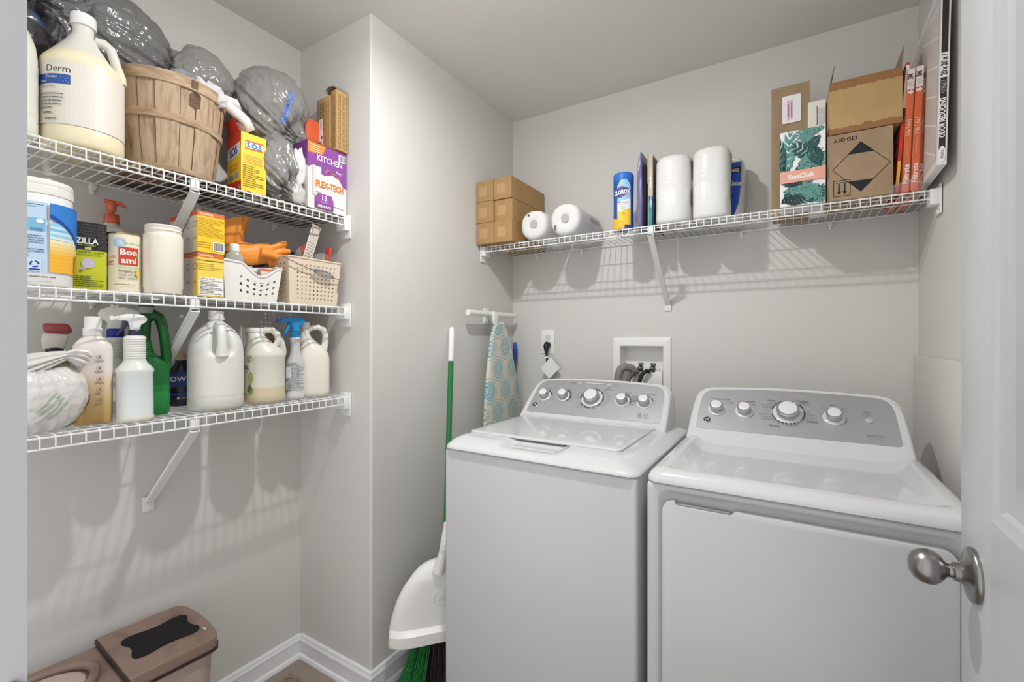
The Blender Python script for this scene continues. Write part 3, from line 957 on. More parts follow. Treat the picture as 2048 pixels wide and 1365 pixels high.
def pan_pt(u, i, off):
    z, w = rowz[i]
    k = abs(u)
    y = 0.028 * (k ** 6)
    if z < 0.235:
        y += -0.020 * min(1.0, (0.237 - z) / 0.012)
    y += 0.02 * sstep(0.40, 0.46, z)
    return (u * w - 0.02 + (z - 0.185) * 0.12, y + off, z)
grid = [[pan_pt(-1 + 2 * j / nu, i, 0.0) for j in range(nu + 1)] for i in range(len(rowz))]
vs = [p for r in grid for p in r]
fs = [[i * (nu + 1) + j, i * (nu + 1) + j + 1, (i + 1) * (nu + 1) + j + 1, (i + 1) * (nu + 1) + j] for i in range(len(rowz) - 1) for j in range(nu)]
m.add(vs, fs)
pan_o = m.build('pan', M_wplastic, t, smooth=32, recalc=False)
md = pan_o.modifiers.new('thick', 'SOLIDIFY'); md.thickness = 0.003; md.offset = 0
m = MB()
m.tube([(-0.012, 0.002, 0.43), (0.004, -0.010, 0.5), (0.018, -0.012, 0.56), (0.026, -0.006, 0.605), (0.027, -0.004, 0.618)], [0.022, 0.017, 0.019, 0.018, 0.008], 16)
for k in range(11):
    z = 0.515 + k * 0.0085
    m.tube([(0.008 + k * 0.0017, -0.014 + k * 0.0007, z), (0.0086 + k * 0.0017, -0.014 + k * 0.0007, z + 0.0035)], 0.0198, 16)
m.build('handle', M_wplastic, t)
d = Decal(lambda a, b, h: Vector((a, -0.0022 - h, b)))
d.ring(0.02, 0.335, 0.048, 0.0505, (222, 222, 220), 28, sy=0.62)
d.text('LIBMAN', 0.02, 0.325, 0.020, (224, 224, 222), xs=0.75, bold=0.02)
d.build('embossed_mark', t)

# ---------------------------------------------------------------- bin and mat
M_mauve = mat('mauve_plastic', (178, 160, 150), 0.4)
M_lid = mat('brown_lid', (134, 112, 100), 0.4, mix=((98, 78, 68), 11, 0.52, 0.75, (1, 1, 1)))
M_edge = mat('lid_edge_brown', (52, 36, 32), 0.4)
t = thing('storage_bin', 'beige lidded storage bin with brown lid standing on the floor', 'bin', (-1.525, 0.5, 0.0), rz=R(-3))
# the bin is long along Y; local +X faces the room
m = MB()
m.loft([rring(hx, hy, 0.04, z, 0, -0.045, ns=6, nc=7) for hx, hy, z in ((0.105, 0.195, 0.001), (0.11, 0.2, 0.01), (0.125, 0.214, 0.37), (0.128, 0.218, 0.405))])
m.build('body', M_mauve, t, smooth=50)
def lidpoly(y0, y1, hx, bulge, r):
    pts = [(-hx, y0), (hx, y0)]
    n = 10
    top = []
    for i in range(n + 1):
        u = 1 - 2 * i / n
        top.append((hx * u * (1.0), y1 - bulge * u * u))
    # round the two far corners
    top[0] = (hx, y1 - bulge - r); top.insert(1, (hx - r * 0.3, y1 - bulge - r * 0.3 + bulge * 0.05))
    top[-1] = (-hx, y1 - bulge - r); top.insert(-1, (-hx + r * 0.3, y1 - bulge - r * 0.3 + bulge * 0.05))
    return pts + top
def plate(poly, z0, z1, bev, name, m_, par):
    mm = MB()
    cx = sum(p[0] for p in poly) / len(poly); cyy = sum(p[1] for p in poly) / len(poly)
    def sc(k, z): return [(cx + (p[0] - cx) * k, cyy + (p[1] - cyy) * k, z) for p in poly]
    mm.loft([sc(1 - bev, z0), sc(1, z0 + 0.004), sc(1, z1 - 0.004), sc(1 - bev * 0.4, z1 - 0.001), sc(1 - bev, z1)])
    return mm.build(name, m_, par, smooth=30)
plate(lidpoly(-0.275, -0.032, 0.128, 0.0, 0.0), 0.406, 0.421, 0.02, 'front_lid', M_lid, t)
ll = plate(lidpoly(-0.03, 0.185, 0.136, 0.013, 0.02), 0.406, 0.438, 0.02, 'step_lid', M_lid, t)
plate(lidpoly(-0.0335, 0.188, 0.1385, 0.013, 0.02), 0.400, 0.411, 0.02, 'lid_rim', M_edge, t)
plate([(x * 1.0, y) for x, y in lidpoly(-0.0335, -0.0295, 0.1365, 0.0, 0.0)], 0.4215, 0.435, 0.002, 'lid_edge', M_edge, t)
# bone shaped grip pad
pts = []
for i in range(72):
    a = 2 * PI * i / 72
    r = 1 + 0.20 * math.cos(4 * a + PI) + 0.03 * math.cos(8 * a)
    pts.append((0.0 + r * math.cos(a) * 0.068, 0.078 + r * math.sin(a) * 0.082))
m = MB().loft([[(p[0], p[1], z) for p in pts] for z in (0.4376, 0.4405)])
m.build('grip_pad', mat('grip_black', (26, 25, 26), 0.8, spec=0.3, bump=(500, 1.0, 0.004, O1), mix=((70, 66, 62), 420, 0.58, 0.72, O1)), ll, smooth=0)['label'] = 'black bone-shaped grip pad'
MB().b2(0.058, 0.074, 0.158, 0.164, 0.4378, 0.4395, 0.0007).build('lid_mark', mat('mark_beige', (205, 192, 180), 0.4), ll)
ringp = [(0.085 * math.cos(a), -0.165 + 0.1 * math.sin(a), 0.424 + 0.008 * math.sin(a) ** 2) for a in [2 * PI * i / 40 for i in range(41)]]
MB().tube(ringp, 0.011, 10).build('carry_loop', M_lid, t)
plate([(0.068 * math.cos(2 * PI * i / 30), -0.165 + 0.083 * math.sin(2 * PI * i / 30)) for i in range(30)], 0.4205, 0.4245, 0.02, 'loop_well', M_mauve, t)

M_mat = bpy.data.materials.new('lattice_mat'); M_mat.use_nodes = True
def lattice(m):
    nt = m.node_tree; b = nt.nodes['Principled BSDF']; b.inputs['Roughness'].default_value = 0.7
    N = nt.nodes.new; Lk = nt.links.new
    tc = N('ShaderNodeTexCoord'); mp_ = N('ShaderNodeMapping'); Lk(tc.outputs['Object'], mp_.inputs[0])
    mp_.inputs['Rotation'].default_value = (0, 0, R(12))
    sp = N('ShaderNodeSeparateXYZ'); Lk(mp_.outputs[0], sp.inputs[0])
    def mth(op, a, b_=None):
        n = N('ShaderNodeMath'); n.operation = op
        for i, v in enumerate((a, b_)):
            if v is None: continue
            if isinstance(v, (int, float)): n.inputs[i].default_value = v
            else: Lk(v, n.inputs[i])
        return n.outputs[0]
    def stripe(sgn):
        s = mth('ADD', mth('MULTIPLY', sp.outputs[0], 14.0), mth('MULTIPLY', sp.outputs[1], 17.0 * sgn))
        return mth('LESS_THAN', mth('ABSOLUTE', mth('SUBTRACT', mth('FRACT', s), 0.5)), 0.07)
    lines_ = mth('MAXIMUM', stripe(1), stripe(-1))
    so = N('ShaderNodeSeparateXYZ'); Lk(tc.outputs['Object'], so.inputs[0])
    bord = mth('MAXIMUM', mth('GREATER_THAN', so.outputs[1], 0.435), mth('LESS_THAN', so.outputs[0], -0.235))
    plain = mth('MAXIMUM', lines_, bord)
    n = N('ShaderNodeTexNoise'); n.inputs['Scale'].default_value = 330; Lk(tc.outputs['Object'], n.inputs[0])
    sp_ = mth('GREATER_THAN', n.outputs[0], 0.52)
    mx = N('ShaderNodeMix'); mx.data_type = 'RGBA'; Lk(sp_, mx.inputs[0])
    mx.inputs[6].default_value = rgba((158, 140, 126)); mx.inputs[7].default_value = rgba((52, 44, 40))
    m2 = N('ShaderNodeMix'); m2.data_type = 'RGBA'; Lk(plain, m2.inputs[0]); Lk(mx.outputs[2], m2.inputs[6]); m2.inputs[7].default_value = rgba((152, 138, 126))
    Lk(m2.outputs[2], b.inputs['Base Color'])
lattice(M_mat)
t = thing('floor_mat', 'brown floor mat with speckled lattice pattern lying in the alcove corner', 'mat', (-1.39, 0.60, 0.0))
MB().b2(-0.276, 0.10, 0.11, 0.494, 0.0005, 0.006, 0.002).build('mat', M_mat, t, smooth=30)
# ---------------------------------------------------------------- container builders
EPS = 0.0006

def jug(name, par, r, h, m_, ha=0.0, dent=0.42, shoulder=0.58, neck=0.25, sq=2.0, hr=0.011, cone=False):
    """gallon jug with a grip recess; ha = direction of the handle (0 = local +X)"""
    N = 56
    prof = []
    if cone:
        prof = [(0, .90), (.012, .96), (.03, .985), (.13, .985), (.145, .97), (.16, .985), (shoulder - .03, .985), (shoulder, .97), (shoulder + .02, .93), (.80, .50), (.88, .31), (.90, .26), (.93, .25), (1.0, .25)]
    else:
        s_ = shoulder
        prof = [(0, .86), (.01, .93), (.03, .98), (.06, 1.0), (.13, 1.0), (.14, .985), (.15, 1.0), (s_ - .02, 1.0), (s_, .985), (s_ + .02, .995), (s_ + (1 - s_) * .3, .95), (s_ + (1 - s_) * .5, .84), (s_ + (1 - s_) * .65, .68), (s_ + (1 - s_) * .78, .46), (s_ + (1 - s_) * .86, neck + .05), (s_ + (1 - s_) * .9, neck), (1.0, neck)]
    fine = []
    for (a, b) in zip(prof[:-1], prof[1:]):
        k = max(1, int((b[0] - a[0]) / 0.03))
        for i in range(k):
            t_ = i / k
            fine.append((a[0] + (b[0] - a[0]) * t_, a[1] + (b[1] - a[1]) * t_))
    fine.append(prof[-1])
    rings = []
    lo, hi = shoulder + 0.0, 0.90
    for zf, rf in fine:
        ring = sring(0, r * rf, r * rf, sq, n=N)
        out = []
        zb = sstep(lo, lo + .05, zf) * (1 - sstep(hi - .06, hi, zf))
        for (x, y, _) in ring:
            a = math.atan2(y, x)
            da = (a - ha + PI) % (2 * PI) - PI
            k = 1 - dent * zb * math.exp(-(da / 0.42) ** 4)
            out.append((x * k, y * k, zf * h))
        rings.append(out)
    m = MB().loft(rings)
    ca, sa = math.cos(ha), math.sin(ha)
    if cone:
        pts = [(.30, .875), (.50, .875), (.66, .845), (.72, .79), (.80, .72), (.88, .65), (.86, .60)]
    else:
        pts = [(.42, .905), (.66, .895), (.83, .86), (.91, .79), (.93, .72), (.94, .65), (.92, shoulder)]
    m.tube([(r * p * ca, r * p * sa, q * h) for p, q in pts], [hr * 1.15, hr * 1.1, hr, hr, hr, hr * 1.15, hr * 1.4], 12)
    return m.build(name, m_, par, smooth=55)

def screw_cap(par, r, z, h, m_, x=0.0, y=0.0, name='cap'):
    m = MB()
    N = 48
    rings = []
    for zz, k in ((0, 1.0), (h * .15, 1.02), (h * .85, 1.0), (h, .93)):
        rings.append([(x + (r * k + (0.0006 if i % 2 else 0)) * math.cos(2 * PI * i / N), y + (r * k + (0.0006 if i % 2 else 0)) * math.sin(2 * PI * i / N), z + zz) for i in range(N)])
    return m.loft(rings).build(name, m_, par, smooth=30)

def sprayer(par, z, m_head, m_col, m_lever, m_noz=None, s=1.0, flip=1, ang=0.0):
    """trigger sprayer, nozzle towards local +X*flip"""
    M = T(0, 0, z) @ RZ(ang) @ Matrix.Diagonal((flip * s, s, s, 1))
    MB().lathe([(.0155, 0), (.0165, .002), (.0165, .017), (.014, .02)], 28, M=M).build('collar', m_col, par)
    hp = [(-.032, .055), (-.026, .066), (-.008, .072), (.02, .072), (.052, .062), (.055, .052), (.018, .049), (.014, .034), (.012, .018), (-.012, .018), (-.014, .036), (-.028, .046)]
    MB().prism(hp, .022, .0045, M=M).build('trigger_head', m_head, par)
    lp = [(.016, .050), (.024, .050), (.029, .036), (.038, .018), (.047, .004), (.043, .001), (.031, .014), (.021, .030)]
    MB().prism(lp, .013, .002, M=M).build('trigger', m_lever, par)
    mm = MB().b2(.052, .062, -.009, .009, .050, .064, .002, M=M)
    mm.build('nozzle', m_noz or m_lever, par)

def blob(name, par, m_, size, seed, neck=(0, 0, 1), amp=0.12, wr=0.10, k=17, pinch=0.35, sub=5, floor=None, f=2.2, cz=0.0, crease=0.014, seam=None):
    """crumpled bag: noisy ellipsoid with folds radiating from its gathered neck"""
    bm = bmesh.new()
    bmesh.ops.create_icosphere(bm, subdivisions=sub, radius=1.0)
    nx = Vector(neck).normalized()
    q = nx.to_track_quat('Z', 'Y')
    off = Vector((seed * 3.7, seed * 1.3, seed * 2.1))
    for v in bm.verts:
        p = v.co.normalized()
        lp = q.inverted() @ p
        th = math.acos(max(-1, min(1, lp.z)))
        ph = math.atan2(lp.y, lp.x)
        n1 = noise.noise(p * f * 0.6 + off)
        n2 = noise.noise(p * f * 1.7 + off * 2)
        n3 = 1 - abs(noise.noise(p * f * 2.6 + off * 3)) * 2
        fold = noise.noise(Vector((math.cos(ph) * k / 6, math.sin(ph) * k / 6, th * 0.6 + seed)))
        fold = (1 - abs(fold) * 2.2)
        e = math.exp(-th * 1.3)
        n4 = 1 - abs(noise.noise(p * 3.4 + off * 5)) * 2.4
        n5 = 1 - abs(noise.noise(p * 7.5 + off * 7)) * 2.4
        rr = 1 + crease * n4 + crease * 0.5 * n5 + amp * n1 + amp * 0.5 * n2 + amp * 0.22 * n3 + wr * fold * (e + 0.12)
        if pinch:
            rr *= 1 - 0.25 * math.exp(-((th - 0.42) / 0.2) ** 2) * pinch * 2
        if seam is not None:
            sd = abs(p.dot(Vector(seam).normalized()) + 0.06 * n2)
            rr *= 1 + 0.035 * max(0, 1 - sd / 0.05)
        p = p * rr
        v.co = Vector((p.x * size[0], p.y * size[1], p.z * size[2] + cz))
        if floor is not None and v.co.z < floor:
            v.co.z = floor
    m = MB().frombm(bm)
    return m.build(name, m_, par, smooth=180)

from mathutils.bvhtree import BVHTree

def drape(o, org, u, v, out=0.12):
    """lays a flat print onto the surface of mesh object o (local coordinates)"""
    tree = BVHTree.FromPolygons([w.co.copy() for w in o.data.vertices], [list(p.vertices) for p in o.data.polygons])
    f0 = flat(org, u, v)
    n = Vector(u).normalized().cross(Vector(v).normalized())
    def mp(a, b, h):
        q = f0(a, b, 0.0)
        hit = tree.ray_cast(q + n * out, -n)
        return (hit[0] if hit[0] is not None else q) + n * (h + 0.0016)
    return mp

def grid_rect(d, x0, y0, x1, y1, c, nx=10, ny=10, sk=0.0):
    pts = [(x0 + (x1 - x0) * i / nx + sk * j / ny, y0 + (y1 - y0) * j / ny) for j in range(ny + 1) for i in range(nx + 1)]
    fs = [[j * (nx + 1) + i, j * (nx + 1) + i + 1, (j + 1) * (nx + 1) + i + 1, (j + 1) * (nx + 1) + i] for j in range(ny) for i in range(nx)]
    d.put(pts, fs, c)
    return d.up()

def holed(m, fn, nx, ny, u0, u1, v0, v1, rad, mi=0):
    """sheet over the unit square with a grid of round holes inside u0..u1 x v0..v1"""
    us = [0] + [u0 + (u1 - u0) * i / nx for i in range(nx + 1)] + [1]
    vs_ = [0] + [v0 + (v1 - v0) * j / ny for j in range(ny + 1)] + [1]
    for i in range(len(us) - 1):
        for j in range(len(vs_) - 1):
            a0, a1, b0, b1 = us[i], us[i + 1], vs_[j], vs_[j + 1]
            hole = 1 <= i <= nx and 1 <= j <= ny
            if not hole:
                m.add([fn(a0, b0), fn(a1, b0), fn(a1, b1), fn(a0, b1)], [[0, 1, 2, 3]], mi)
                continue
            cu, cv = (a0 + a1) / 2, (b0 + b1) / 2
            sq = [(a1, cv), (a1, b1), (cu, b1), (a0, b1), (a0, cv), (a0, b0), (cu, b0), (a1, b0)]
            du, dv = (a1 - a0) / 2 * rad, (b1 - b0) / 2 * rad
            n = 16
            inn = [(cu + du * math.cos(2 * PI * q / n), cv + dv * math.sin(2 * PI * q / n)) for q in range(n)]
            outp = []
            for q in range(8):
                outp.append(sq[q])
                w = sq[(q + 1) % 8]
                outp.append(((sq[q][0] + w[0]) / 2, (sq[q][1] + w[1]) / 2))
            pts = [fn(*p) for p in outp] + [fn(*p) for p in inn]
            m.add(pts, [[q, (q + 1) % n, n + (q + 1) % n, n + q] for q in range(n)], mi)

def basket(t, w, d, h, taper, m_, nx, ny, nd, dip, rad=0.5, v=(0.12, 0.85), u=(0.12, 0.9)):
    m = MB()
    def half(vv):
        return (w / 2 - taper * (1 - vv), d / 2 - taper * (1 - vv))
    def wall(sign_axis):
        def fn(a, b):
            hx, hy = half(b)
            if sign_axis == 'f':
                z = b * (h - dip(a)); return (-hx + 2 * hx * a, -hy, z)
            if sign_axis == 'b':
                z = b * (h - dip(a)); return (hx - 2 * hx * a, hy, z)
            if sign_axis == 'l':
                return (-hx, hy - 2 * hy * a, b * h)
            return (hx, -hy + 2 * hy * a, b * h)
        return fn
    for s_, n_ in (('f', nx), ('b', nx), ('l', nd), ('r', nd)):
        holed(m, wall(s_), n_, ny, u[0], u[1], v[0], v[1], rad)
    hx, hy = half(0)
    m.add([(-hx, -hy, 0), (hx, -hy, 0), (hx, hy, 0), (-hx, hy, 0)], [[0, 1, 2, 3]])
    o = m.build('basket_body', m_, t, smooth=0, recalc=False)
    bm = bmesh.new(); bm.from_mesh(o.data)
    bmesh.ops.remove_doubles(bm, verts=bm.verts, dist=0.0004)
    bmesh.ops.recalc_face_normals(bm, faces=bm.faces)
    bm.to_mesh(o.data); bm.free()
    md = o.modifiers.new('thick', 'SOLIDIFY'); md.thickness = 0.0022; md.offset = 0
    hx, hy = half(1)
    pts = []
    n = 24
    for i in range(n + 1):
        a = i / n; pts.append((-hx + 2 * hx * a, -hy - 0.001, h - dip(a)))
    pts += [(hx + 0.001, -hy + 2 * hy * i / 6, h) for i in range(1, 6)]
    for i in range(n + 1):
        a = i / n; pts.append((hx - 2 * hx * a, hy + 0.001, h - dip(a)))
    pts += [(-hx - 0.001, hy - 2 * hy * i / 6, h) for i in range(1, 6)]
    pts.append(pts[0])
    MB().tube(pts, 0.0032, 8).build('rim', m_, t)
    return o

def carton(t, w, d, h, m_, name='box', bev=0.0012):
    return MB().b2(-w / 2, w / 2, -d / 2, d / 2, EPS, h, bev).build(name, m_, t, smooth=30)

WHT = (238, 236, 230)
BLK = (24, 24, 26)
# ================================================================ lowest alcove shelf
Z = SZB + 0.0008
t = thing('plastic_grocery_bag', 'knotted white plastic grocery bag slumped at the near end of lowest shelf', 'plastic bag', (-1.475, 0.318, Z))
ob = blob('bag', t, M_wbag, (0.080, 0.086, 0.086), 3.3, neck=(0.1, -0.1, 1), amp=0.07, wr=0.12, k=30, floor=0.0, cz=0.074, sub=6, crease=0.006)
def pleated(name, par, m_, path, rad, lobes=11, depth=.22, seed=1, sq=.7):
    m = MB(); P = [Vector(p) for p in path]; n = 88; rings = []
    for i in range(len(P)):
        tg = (P[min(i + 1, len(P) - 1)] - P[max(i - 1, 0)]).normalized()
        a = tg.cross(Vector((0, 0, 1))).normalized(); b = a.cross(tg)
        ring = []
        for k in range(n):
            f = 2 * PI * k / n
            w = 1 + depth * math.sin(lobes * f + 1.3 * math.sin(3 * f + seed)) + .10 * noise.noise(Vector((math.cos(f) * 2, math.sin(f) * 2, i * .7 + seed)))
            ring.append(tuple(P[i] + a * math.cos(f) * rad[i] * w + b * math.sin(f) * rad[i] * w * sq))
        rings.append(ring)
    return m.loft(rings).build(name, m_, par, smooth=60)
pleated('knot', t, M_wbag, [(-.01, -.055, .125), (.0, -.03, .143), (.008, .0, .155), (.014, .028, .166), (.018, .048, .172)], [.050, .044, .030, .020, .013], 12, .16, 2)
pleated('knot_tail', t, M_wbag, [(.018, .045, .170), (.02, .058, .171), (.022, .072, .166), (.024, .083, .158)], [.012, .021, .027, .022], 9, .2, 5)
d = Decal(drape(ob, (0.03, 0.03, 0.05), (-0.68, 0.73, 0.0), (0, 0, 1)))
grid_rect(d, 0.040, -0.022, 0.048, 0.025, BLK, 2, 10, 0.008)
grid_rect(d, 0.004, -0.046, 0.026, -0.036, (48, 110, 66), 5, 3, 0.012)
d.build('printed_corner', t)
d = Decal(drape(ob, (0.03, 0.03, 0.05), (-0.68, 0.73, 0.0), (0, 0, 1)), h0=.0006)
for k_ in range(4): grid_rect(d, -0.068 + k_ * 0.006, 0.0 - k_ * .006, -0.064 + k_ * 0.006, 0.04 - k_ * .006, (170, 182, 166), 1, 8, 0.02)
d.build('printed_text', t)

t = thing('shampoo_bottle', 'white-to-gold flat bottle with white cap and column of round icons', 'bottle', (-1.478, 0.418, Z), face(-1.478, 0.418))
M_pan = mat('white_gold', (230, 222, 216), 0.3, zramp=[(0, (176, 140, 82)), (0.05, (196, 166, 112)), (0.105, (226, 200, 168)), (0.13, (231, 219, 211)), (0.25, (232, 224, 218))])
bottle([(0.0005, .033, .020, 3), (.004, .037, .024, 3.2), (.18, .038, .025, 3.2), (.195, .036, .024, 3), (.21, .026, .019, 2.4), (.215, .019, .017, 2), (.222, .0165, .0165, 2)]).build('bottle_body', M_pan, t, smooth=50)
MB().lathe([(.018, .219), (.019, .221), (.019, .236), (.0165, .238), (.0165, .262), (.0155, .266)], 32).build('cap', M_wplastic, t)
d = Decal(front(-0.0255))
d.text('TENE', -0.037, 0.150, 0.0085, (60, 56, 54), 'L', 0.9)
for i in range(5):
    z = 0.165 - i * 0.0265
    d.ring(0.012, z, 0.0058, 0.0063, (96, 84, 72), 22)
    d.circ(0.012, z, 0.0022, 0.0028, (120, 104, 88), 10)
    d.lines(0.003, z - 0.0125, 0.021, z - 0.0075, 2, (110, 96, 82), i + 2, 0.5)
d.build('label', t)

M_sp1 = mat('clear_cloudy_plastic', (214, 218, 214), 0.3, zramp=[(0, (222, 214, 198)), (0.012, (216, 214, 202)), (0.02, (212, 218, 216)), (0.1, (212, 219, 217)), (0.14, (218, 220, 214)), (0.22, (226, 225, 219))])
def spray_bottle(t, r=0.0435, rr=0.026, ht=0.215):
    rings = [(0.0005, r * .94, r * .94, 2.2), (.004, r, r, 2.2), (.011, r, r, 2.2), (.0125, r * .97, r * .97, 2.2), (.12, r * .95, r * .95, 2.2), (.128, r, r, 2.2), (.133, r * .98, r * .98, 2.1), (.142, r * .8, r * .8, 2), (.15, rr * 1.08, rr * 1.08, 2), (.155, rr, rr, 2)]
    z = .155
    while z < ht - .012:
        rings += [(z + .001, rr, rr, 2), (z + .0025, rr * .95, rr * .95, 2), (z + .004, rr * .95, rr * .95, 2), (z + .0052, rr, rr, 2)]
        z += .0062
    rings += [(ht - .008, rr * 1.03, rr * 1.03, 2), (ht - .002, rr * .9, rr * .9, 2), (ht, .016, .016, 2)]
    return bottle(rings).build('bottle_body', M_sp1, t, smooth=50)
t = thing('spray_bottle', 'cloudy white spray bottle with navy collar and trigger, in front of shelf', 'spray bottle', (-1.447, 0.492, Z), face(-1.447, 0.492) + 0.15)
spray_bottle(t, 0.0395, 0.0235, 0.219)
M_navy = mat('navy_plastic', (44, 46, 66), 0.35)
sprayer(t, 0.217, M_wplastic, M_navy, M_navy, M_wplastic, 0.8, -1)
t = thing('spray_bottle', 'spray bottle with blue nozzle and blue trigger, behind the navy-trigger one', 'spray bottle', (-1.586, 0.496, Z), face(-1.586, 0.496) - 0.2)
spray_bottle(t, 0.044, 0.027, 0.215)
M_blue = mat('royal_blue_plastic', (36, 48, 156), 0.35)
sprayer(t, 0.215, M_wplastic, M_blue, M_blue, M_blue, 1.15, 1)

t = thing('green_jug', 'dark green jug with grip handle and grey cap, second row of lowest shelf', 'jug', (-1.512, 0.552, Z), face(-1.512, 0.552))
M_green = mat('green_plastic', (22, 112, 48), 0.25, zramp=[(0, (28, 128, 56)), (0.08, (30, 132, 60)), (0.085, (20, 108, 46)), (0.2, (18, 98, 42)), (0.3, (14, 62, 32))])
mm = MB()
bottle([(0.0005, .045, .034, 2.6), (.005, .05, .038, 2.8), (.06, .051, .039, 2.8), (.064, .049, .037, 2.8), (.068, .051, .039, 2.8), (.13, .05, .037, 2.7), (.15, .042, .033, 2.4, -.004, 0), (.17, .027, .027, 2.2, -.018, 0), (.21, .0215, .023, 2, -.024, 0), (.255, .019, .021, 2, -.02, 0), (.275, .0165, .0165, 2, -.014, 0), (.284, .0155, .0155, 2, -.014, 0)], mb=mm)
mm.tube([(-.012, 0, .268), (.006, 0, .277), (.022, 0, .268), (.031, 0, .24), (.037, 0, .20), (.041, 0, .16), (.041, 0, .12)], [.014, .0165, .0165, .0155, .015, .016, .012], 16)
mm.v = [(p[0] * 0.8, p[1] * 0.8, p[2]) for p in mm.v]
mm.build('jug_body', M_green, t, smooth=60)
screw_cap(t, 0.0165, 0.280, 0.020, mat('cap_grey', (150, 150, 152), 0.4), x=-0.011)
MB().lathe([(.0175, 0), (.0175, .006), (.015, .007)], 28, M=T(-0.011, 0, 0.299)).build('cap_top', M_black, t)

t = thing('detergent_bottle', 'dark navy detergent bottle with white lettering behind the gallon jug', 'bottle', (-1.635, 0.675, Z), face(-1.635, 0.675))
bottle([(0.0005, .030, .02, 3), (.004, .034, .024, 3), (.09, .034, .024, 3), (.115, .028, .022, 2.6), (.135, .016, .015, 2.2), (.145, .013, .013, 2)]).build('bottle_body', mat('navy_bottle', (24, 26, 44), 0.25), t)
MB().lathe([(.0145, .143), (.0145, .155), (.008, .166), (.006, .17)], 20).build('cap', mat('cap_cream', (196, 178, 150), 0.4), t)
d = Decal(front(-0.0245))
d.poly([(-.03, .06), (.03, .06), (.03, .1), (.0, .112), (-.03, .1)], (34, 52, 128))
d.text('OWN', 0.0, 0.078, 0.016, WHT, bold=0.02)
d.rect(-.03, .036, .03, .041, (48, 66, 170)); d.circ(-.008, .026, .003, .005, (210, 215, 220), 12); d.rect(0.0, .025, .014, .0265, (190, 190, 190))
d.build('label', t)

t = thing('spray_bottle', 'small olive clear spray bottle with red-grey head behind the grocery bag', 'spray bottle', (-1.60, 0.378, Z), face(-1.60, 0.378))
bottle([(0.0005, .026, .026, 2.6), (.004, .029, .029, 2.8), (.14, .029, .029, 2.8), (.158, .027, .027, 2.3), (.168, .017, .017, 2), (.176, .015, .015, 2)]).build('bottle_body', mat('olive_clear', (128, 122, 92), 0.12, coat=0.5), t)
d = Decal(front(-0.0295)); d.rect(-.026, .06, -.004, .155, (206, 214, 190)); 
for i in range(4): d.ring(-.015, .085 + i * .019, .005, .0075, (88, 132, 76), 14)
d.build('label', t)
MB().lathe([(.0165, .174), (.017, .176), (.017, .186), (.014, .188)], 24).build('collar', M_black, t)
MB().prism([(-.022, .185), (.018, .185), (.022, .205), (.028, .222), (-.02, .226), (-.024, .21)], .026, .005).build('trigger_head', mat('head_white', (214, 208, 202), 0.35), t)
MB().prism([(-.02, .2265), (.029, .2225), (.033, .232), (.024, .25), (-.022, .25)], .030, .005).build('head_cover', mat('smoke_red', (150, 66, 66), 0.2), t)

t = thing('gallon_jug', 'large cloudy white gallon jug with handle facing out, mid lowest shelf', 'jug', (-1.482, 0.704, Z), face(-1.482, 0.704))
M_gal = mat('cloudy_gallon', (222, 221, 215), 0.3, zramp=[(0, (206, 205, 196)), (0.035, (210, 209, 200)), (0.04, (226, 223, 216)), (0.165, (224, 221, 214)), (0.17, (218, 218, 213)), (0.29, (226, 226, 222))])
jug('jug_body', t, 0.0725, 0.276, M_gal, ha=R(-78), hr=0.0125)
MB().lathe([(.0195, .274), (.02, .276), (.02, .292), (.018, .294)], 32).lathe([(.0215, .268), (.0215, .2735)], 32).build('neck_ring', M_wplastic, t)

t = thing('vinegar_jug', 'half-empty cloudy jug with amber liquid and olive leaf label', 'jug', (-1.492, 0.858, Z), face(-1.492, 0.858))
M_vin = mat('cloudy_vinegar', (214, 212, 198), 0.28, zramp=[(0, (206, 198, 172)), (0.012, (204, 196, 168)), (0.016, (202, 190, 158)), (0.052, (204, 192, 160)), (0.054, (212, 210, 194)), (0.13, (214, 213, 199)), (0.26, (222, 221, 212))])
mm = MB()
bottle([(0.0005, .054, .054, 2.2), (.004, .060, .060, 2.2), (.012, .063, .063, 2.2), (.03, .063, .063, 2.2), (.034, .0615, .0615, 2.2), (.15, .0615, .0615, 2.2), (.154, .063, .063, 2.2), (.162, .061, .061, 2.2), (.178, .054, .056, 2.1, -.004, 0), (.194, .041, .046, 2.0, -.013, 0), (.21, .031, .036, 2.0, -.021, 0), (.226, .025, .026, 2.0, -.026, 0), (.236, .023, .023, 2, -.027, 0)], mb=mm)
mm.tube([(-.012, -.004, .226), (.004, -.012, .238), (.022, -.016, .238), (.036, -.018, .226), (.041, -.018, .208), (.034, -.018, .190), (.018, -.018, .180), (.004, -.018, .176)], [.010, .0105, .0105, .0105, .0105, .0105, .010, .009], 14)
mm.tube([(.036, -.012, .222), (.046, -.008, .205), (.052, -.004, .185), (.056, 0, .165), (.057, 0, .15)], [.0095, .011, .011, .010, .006], 14)
mm.build('jug_body', M_vin, t, smooth=60)
screw_cap(t, 0.026, 0.232, 0.014, M_wplastic, x=-.027)
d = Decal(cyl(0.0635))
d.rect(-.088, .035, -.034, .155, (232, 230, 216), 8)
d.circ(-.046, .145, .011, .012, (168, 182, 134)); d.circ(-.042, .085, .009, .02, (168, 182, 112)); d.circ(-.043, .045, .01, .014, (150, 168, 100))
for i in range(6):
    d.poly([(-.044, .06 - i * .004), (-.054, .067 - i * .004), (-.045, .063 - i * .004)], (56, 74, 44))
    d.poly([(-.044, .06 - i * .004), (-.036, .066 - i * .004), (-.043, .063 - i * .004)], (56, 74, 44))
    d.poly([(-.041, .15 - i * .003), (-.047, .157 - i * .003), (-.042, .153 - i * .003)], (56, 74, 44))
